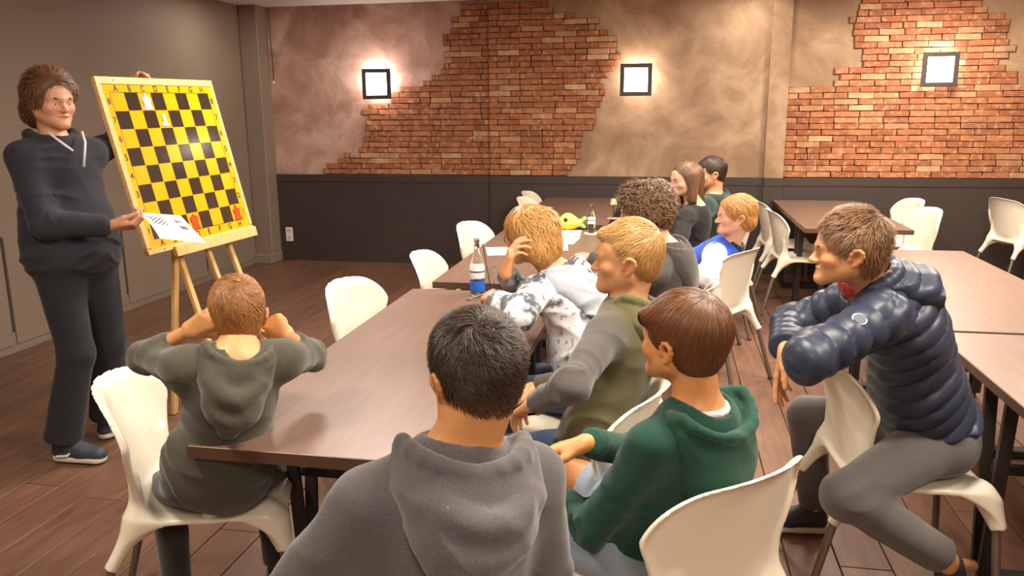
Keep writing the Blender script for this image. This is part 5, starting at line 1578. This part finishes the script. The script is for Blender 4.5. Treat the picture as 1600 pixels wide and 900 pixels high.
def text(name, s, size, x, y, z, mat, parent, rot=0.0, ext=.0004):
    c = bpy.data.curves.new(name, 'FONT'); c.body = s; c.size = size; c.align_x = 'CENTER'; c.align_y = 'CENTER'; c.extrude = ext; c.offset = .0009
    o = bpy.data.objects.new('tmp', c); COL.objects.link(o)
    dg = bpy.context.evaluated_depsgraph_get()
    me = bpy.data.meshes.new_from_object(o.evaluated_get(dg), depsgraph=dg); me.name = name
    bpy.data.objects.remove(o)
    me.materials.clear()
    t = link(name, me, mat, parent); t.location = (x, y, z); t.rotation_euler = (0, 0, rot)
    return t
for i, ch in enumerate('ABCDEFGH'):
    x_ = gl + (i + .5) * sq
    text('letter', ch, .043, x_, -(yt + gt) / 2, .0024, M_INK, board)
    text('letter', ch, .043, x_, -(gb + .024), .0024, M_INK, board)
for j in range(8):
    y_ = -(gt + (j + .5) * sh_)
    text('numeral', str(8 - j), .043, (yl + gl) / 2, y_, .0024, M_INK, board)
    text('numeral', str(8 - j), .043, (yr + gr) / 2, y_, .0024, M_INK, board)
# flat magnetic pieces
def outline(half):
    return half + [(-x, y) for x, y in reversed(half)]
KING = outline([(.030, -.040), (.030, -.032), (.024, -.027), (.020, -.008), (.028, .004), (.030, .014), (.022, .021), (.012, .020), (.008, .026), (.010, .033), (.005, .034), (.0045, .042)])
QUEEN = outline([(.030, -.040), (.030, -.032), (.024, -.026), (.021, -.010), (.033, .012), (.027, .024), (.021, .012), (.017, .028), (.010, .026), (.009, .012), (.005, .036)])
PAWN = outline([(.026, -.036), (.026, -.028), (.013, -.020), (.009, -.006), (.014, .000), (.009, .004), (.013, .012), (.011, .021), (.006, .026)])
M_PW = plain('piece_white', lin(235, 230, 215), .3); M_PR = plain('piece_red', lin(205, 62, 22), .3)
def piece(shape, i, j, m, label, s=1.0):
    mb = MB().prism([(x * s, y * s) for x, y in shape], Matrix.Identity(4), .004)
    o = mb.build('chess_piece', m)
    o.matrix_world = BM @ Matrix.Translation((gl + (i + .5) * sq, -(gt + (j + .5) * sh_), .0032))
    tag(o, label, 'chess piece', 'flat magnetic chess pieces')
piece(KING, 2, 0, M_PW, 'flat white king on the top row of the chess board', 1.05)
piece(PAWN, 3, 1, M_PW, 'flat white pawn on the second row of the chess board', 1.0)
piece(QUEEN, 3, 7, M_PR, 'flat red queen on the bottom row above letter D', 1.05)
piece(KING, 7, 7, M_PR, 'flat red king in the bottom right corner square', 1.05)

easel = empty('easel', (-2.4, 3.95, 0)); tag(easel, 'pale pine easel with splayed legs carrying the chess board', 'easel')
def ebar(nm_, a, b, w_, d_, m=M_PINE):
    return MB().bar(Vector(a) - Vector(easel.location), Vector(b) - Vector(easel.location), w_, d_, (1, 0, 0), .002).build(nm_, m, easel)
ebar('leg', (-2.655, 3.80, 1.45), (-2.29, 3.83, 0.004), .035, .022)
ebar('leg', (-2.49, 3.755, .915), (-2.60, 3.77, 0.004), .038, .022)
ebar('leg', (-2.635, 3.99, 1.45), (-2.20, 4.03, 0.004), .032, .022)
ebar('leg', (-2.615, 4.175, 1.45), (-2.18, 4.22, 0.004), .035, .022)
lp = TL + e2 * (BH + .014)
MB().bar(lp + e1 * (.20 * BW) + en * .008 - Vector(easel.location), lp + e1 * (1.0 * BW) + en * .008 - Vector(easel.location), .055, .026, tuple(en), .002).build('ledge', M_PINE, easel)
ebar('crossbar', (-2.60, 3.76, 1.28), (-2.585, 4.20, 1.28), .03, .018)

# ------------------------------------------------------------------ paper in the man's hand
M_PAPER = plain('paper', lin(240, 238, 232), .6)
M_PRINT = plain('print_grey', lin(70, 70, 74), .6)
pTL, pTR, pBR = [Vector(v) for v in [(-2.4046, 3.34, 1.1604), (-2.2796, 3.5051, 1.1254), (-2.0753, 3.3773, 1.0277)]]
pe1 = pTR - pTL; pe2 = pBR - pTR
pn = pe1.cross(pe2).normalized()
if pn.z < 0: pn = -pn
def pp(u, v, off=0.0):
    return pTL + pe1 * u + pe2 * v + pn * (off + .020 * math.sin(math.pi * min(max(v, 0), 1)) * (1 - u) - .012 * (u * v))
sheet = empty('paper_sheet', tuple(pTL)); tag(sheet, 'white printed sheet with a small chess diagram held by the standing man', 'paper')
def patch(name, u0, v0, u1, v1, nu, nv, mat, off, th=.0006, parent=sheet):
    mb = MB()
    g = [[[mb.bm.verts.new(pp(u0 + (u1 - u0) * i / nu, v0 + (v1 - v0) * j / nv, o_) - pTL) for j in range(nv + 1)] for i in range(nu + 1)] for o_ in (off, off + th)]
    for i in range(nu):
        for j in range(nv):
            for k in (0, 1):
                q = (g[k][i][j], g[k][i + 1][j], g[k][i + 1][j + 1], g[k][i][j + 1]); mb.bm.faces.new(q if k else q[::-1])
    for i in range(nu):
        for j in (0, nv): mb.bm.faces.new((g[0][i][j], g[0][i + 1][j], g[1][i + 1][j], g[1][i][j]))
    for j in range(nv):
        for i in (0, nu): mb.bm.faces.new((g[0][i][j], g[0][i][j + 1], g[1][i][j + 1], g[1][i][j]))
    return mb.build(name, mat, parent, True, 40)
patch('page', 0, 0, 1, 1, 8, 12, M_PAPER, 0)
dm = MB()
for i in range(8):
    for j in range(8):
        if (i + j) % 2:
            u0, v0 = .10 + i * .045, .20 + j * .045
            dm.bm.faces.new([dm.bm.verts.new(pp(a, b, .0011) - pTL) for a, b in ((u0, v0), (u0 + .045, v0), (u0 + .045, v0 + .045), (u0, v0 + .045))])
dm.build('printed_diagram', M_PRINT, sheet)
for cu, cv in ((.80, .28), (.80, .52)):
    pm = MB()
    pm.bm.faces.new([pm.bm.verts.new(pp(cu + y * 2.6, cv + x * 2.6, .0011) - pTL) for x, y in (PAWN if cv < .4 else KING)])
    pm.build('printed_piece', M_PRINT, sheet)

# ------------------------------------------------------------------ things on the tables
TZ = .7405
def glass_mat(name, col, rough=.03):
    m, nt, b = new_mat(name)
    b.inputs['Base Color'].default_value = (*col, 1); b.inputs['Roughness'].default_value = rough
    b.inputs['Transmission Weight'].default_value = 1.0; b.inputs['IOR'].default_value = 1.3
    return m
M_GLASS = glass_mat('clear_glass', (.92, .95, .95))
def bottle(x, y, h, label, lab_col, band):
    t = empty('glass_bottle', (x, y, TZ)); tag(t, label, 'bottle', 'clear glass bottles on the tables')
    s = h / .27
    prof = [(.0, .0), (.030, .0), (.033, .006), (.034, .02), (.034, .125), (.031, .150), (.020, .185), (.0135, .215), (.0125, .255), (.0145, .257), (.0145, .266), (.0125, .268)]
    MB().lathe([(r * s, z * s) for r, z in prof], n=20).build('glass_body', M_GLASS, t, True, 50)
    MB().lathe([(.0345 * s, .085 * s), (.0350 * s, .087 * s), (.0350 * s, .140 * s), (.0338 * s, .142 * s)], n=20).build('paper_label', plain('label_white', lin(228, 230, 226), .5), t, True, 50)
    if band: MB().lathe([(.0345 * s, .022 * s), (.0350 * s, .024 * s), (.0350 * s, .070 * s), (.0345 * s, .072 * s)], n=20).build('blue_label', plain('label_blue', lin(36, 96, 200), .4), t, True, 50)
    MB().lathe([(.0349 * s, .112 * s), (.0353 * s, .113 * s), (.0353 * s, .119 * s), (.0349 * s, .120 * s)], n=20).build('label_stripe', M_PRINT, t, True)
    return t
bottle(-.875, 3.70, .275, 'clear glass bottle with blue band at the far end of the nearest table', 0, True)
bottle(-.52, 5.77, .215, 'clear glass bottle on a round white coaster beside the green fish pouch', 0, False)
t = empty('drinking_glass', (-.83, 3.745, TZ)); tag(t, 'clear tumbler with a thin dark straw beside the blue banded bottle', 'glass')
MB().lathe([(.0, .0), (.026, .0), (.031, .10), (.0335, .13), (.0310, .13), (.0285, .10), (.0235, .006), (.0, .006)], n=20).build('tumbler', M_GLASS, t, True, 50)
MB().tube([(.012, .004, .008), (-.030, .012, .24)], .0022, 8).build('straw', M_INK, t)
o = MB().lathe([(.0, .0), (.055, .0), (.056, .002), (.055, .004), (.0, .004)], n=24).build('coaster', M_PAPER); o.location = (-.52, 5.77, TZ - .004 + .0003)
o.location.z = TZ - .0005; tag(o, 'round white coaster under the far glass bottle', 'coaster')
for o_ in scene.objects:
    if o_.name == 'glass_bottle.001': o_.location.z = TZ + .0038
lamp = empty('table_lamp', (-.42, 6.62, TZ)); tag(lamp, 'small stemmed amber glass lamp on the table by the wainscot', 'table lamp')
MB().lathe([(.0, .0), (.055, .0), (.056, .004), (.012, .009), (.0, .010)], n=24).build('base', plain('lamp_base', lin(214, 170, 150), .3), lamp, True, 40)
MB().tube([(0, 0, .006), (0, 0, .125)], .0035, 10).build('stem', M_STEEL, lamp)
MB().lathe([(.030, .115), (.022, .160), (.013, .162), (.012, .118)], n=20).build('shade', plain('amber_shade', lin(238, 206, 150), .4), lamp, True, 40)
MB().lathe([(.0, .150), (.007, .155), (.009, .175), (.006, .195), (.0, .198)], n=14).build('finial', M_GLASS, lamp, True)

fish = empty('fish_pouch', (-.69, 5.93, TZ)); tag(fish, 'green and yellow fish shaped pouch lying on white papers', 'pouch')
def fcol(V):
    g, y_, o_ = np.array(lin(150, 214, 90)), np.array(lin(214, 226, 96)), np.array(lin(240, 176, 40))
    z = V[:, 2]; c = np.where((z > .055)[:, None], y_, np.where((z > .048)[:, None], y_ * .9, o_))
    c = np.where((z > .085)[:, None], g * .6 + y_ * .4, c)
    return np.where((V[:, 0] > .055)[:, None], g, c)
fo_ = [EL((-.015, 0, .055), (.085, .032, .055), None, .02), EL((-.02, 0, .090), (.04, .020, .035), None, .03),
       RC((.06, 0, .05), (.105, 0, .085), .014, .016, .02), RC((.06, 0, .05), (.100, 0, .022), .014, .014, .02), CUT((0, 0, .002), (0, 0, -1))]
V_, F_ = sdf_mesh(fo_, (-.13, -.06, -.02), (.14, .06, .15), .005)
link('pouch_body', np_mesh('pouch_body', V_, F_, fcol(V_)), plain('pouch_cloth', (1, 1, 1), .6, attr=True), fish, True)
MB().lathe([(.0, .0), (.017, .0), (.013, .006), (.0, .008)], n=16).build('eye_patch', M_INK, fish).matrix_local = Matrix.Translation((-.035, -.028, .078)) @ Matrix.Rotation(math.radians(80), 4, 'X')
fish.rotation_euler = (0, 0, math.radians(8))
def page(x, y, rz, label, z, w=.21, l=.297):
    o = MB().box((0, 0, 0), (w, l, .0012)).build('paper_sheet', M_PAPER); o.location = (x, y, z); o.rotation_euler = (0, 0, math.radians(rz))
    tag(o, label, 'paper', 'white papers on the bottle table')
page(-.70, 5.76, 4, 'white sheet lying under the green fish pouch', TZ + .0002)
page(-.69, 5.42, -3, 'white sheet lying in front of the fish pouch', TZ + .0016)
page(-.72, 5.14, 8, 'white sheet nearest the hood of the splatter boy', TZ + .003)
page(-1.00, 4.95, 15, 'white sheet behind the tumbler and straw', TZ + .0002)
p_ = empty('pen', (-.86, 3.60, TZ)); tag(p_, 'black pen in the hand of the splatter hoodie boy', 'pen')
MB().tube([(-.03, -.02, .006), (.05, .03, .030)], .0045, 8).build('barrel', M_INK, p_)
MB().tube([(-.042, -.0275, .0035), (-.03, -.02, .006)], [.0012, .0043], 8).build('tip', M_STEEL, p_)
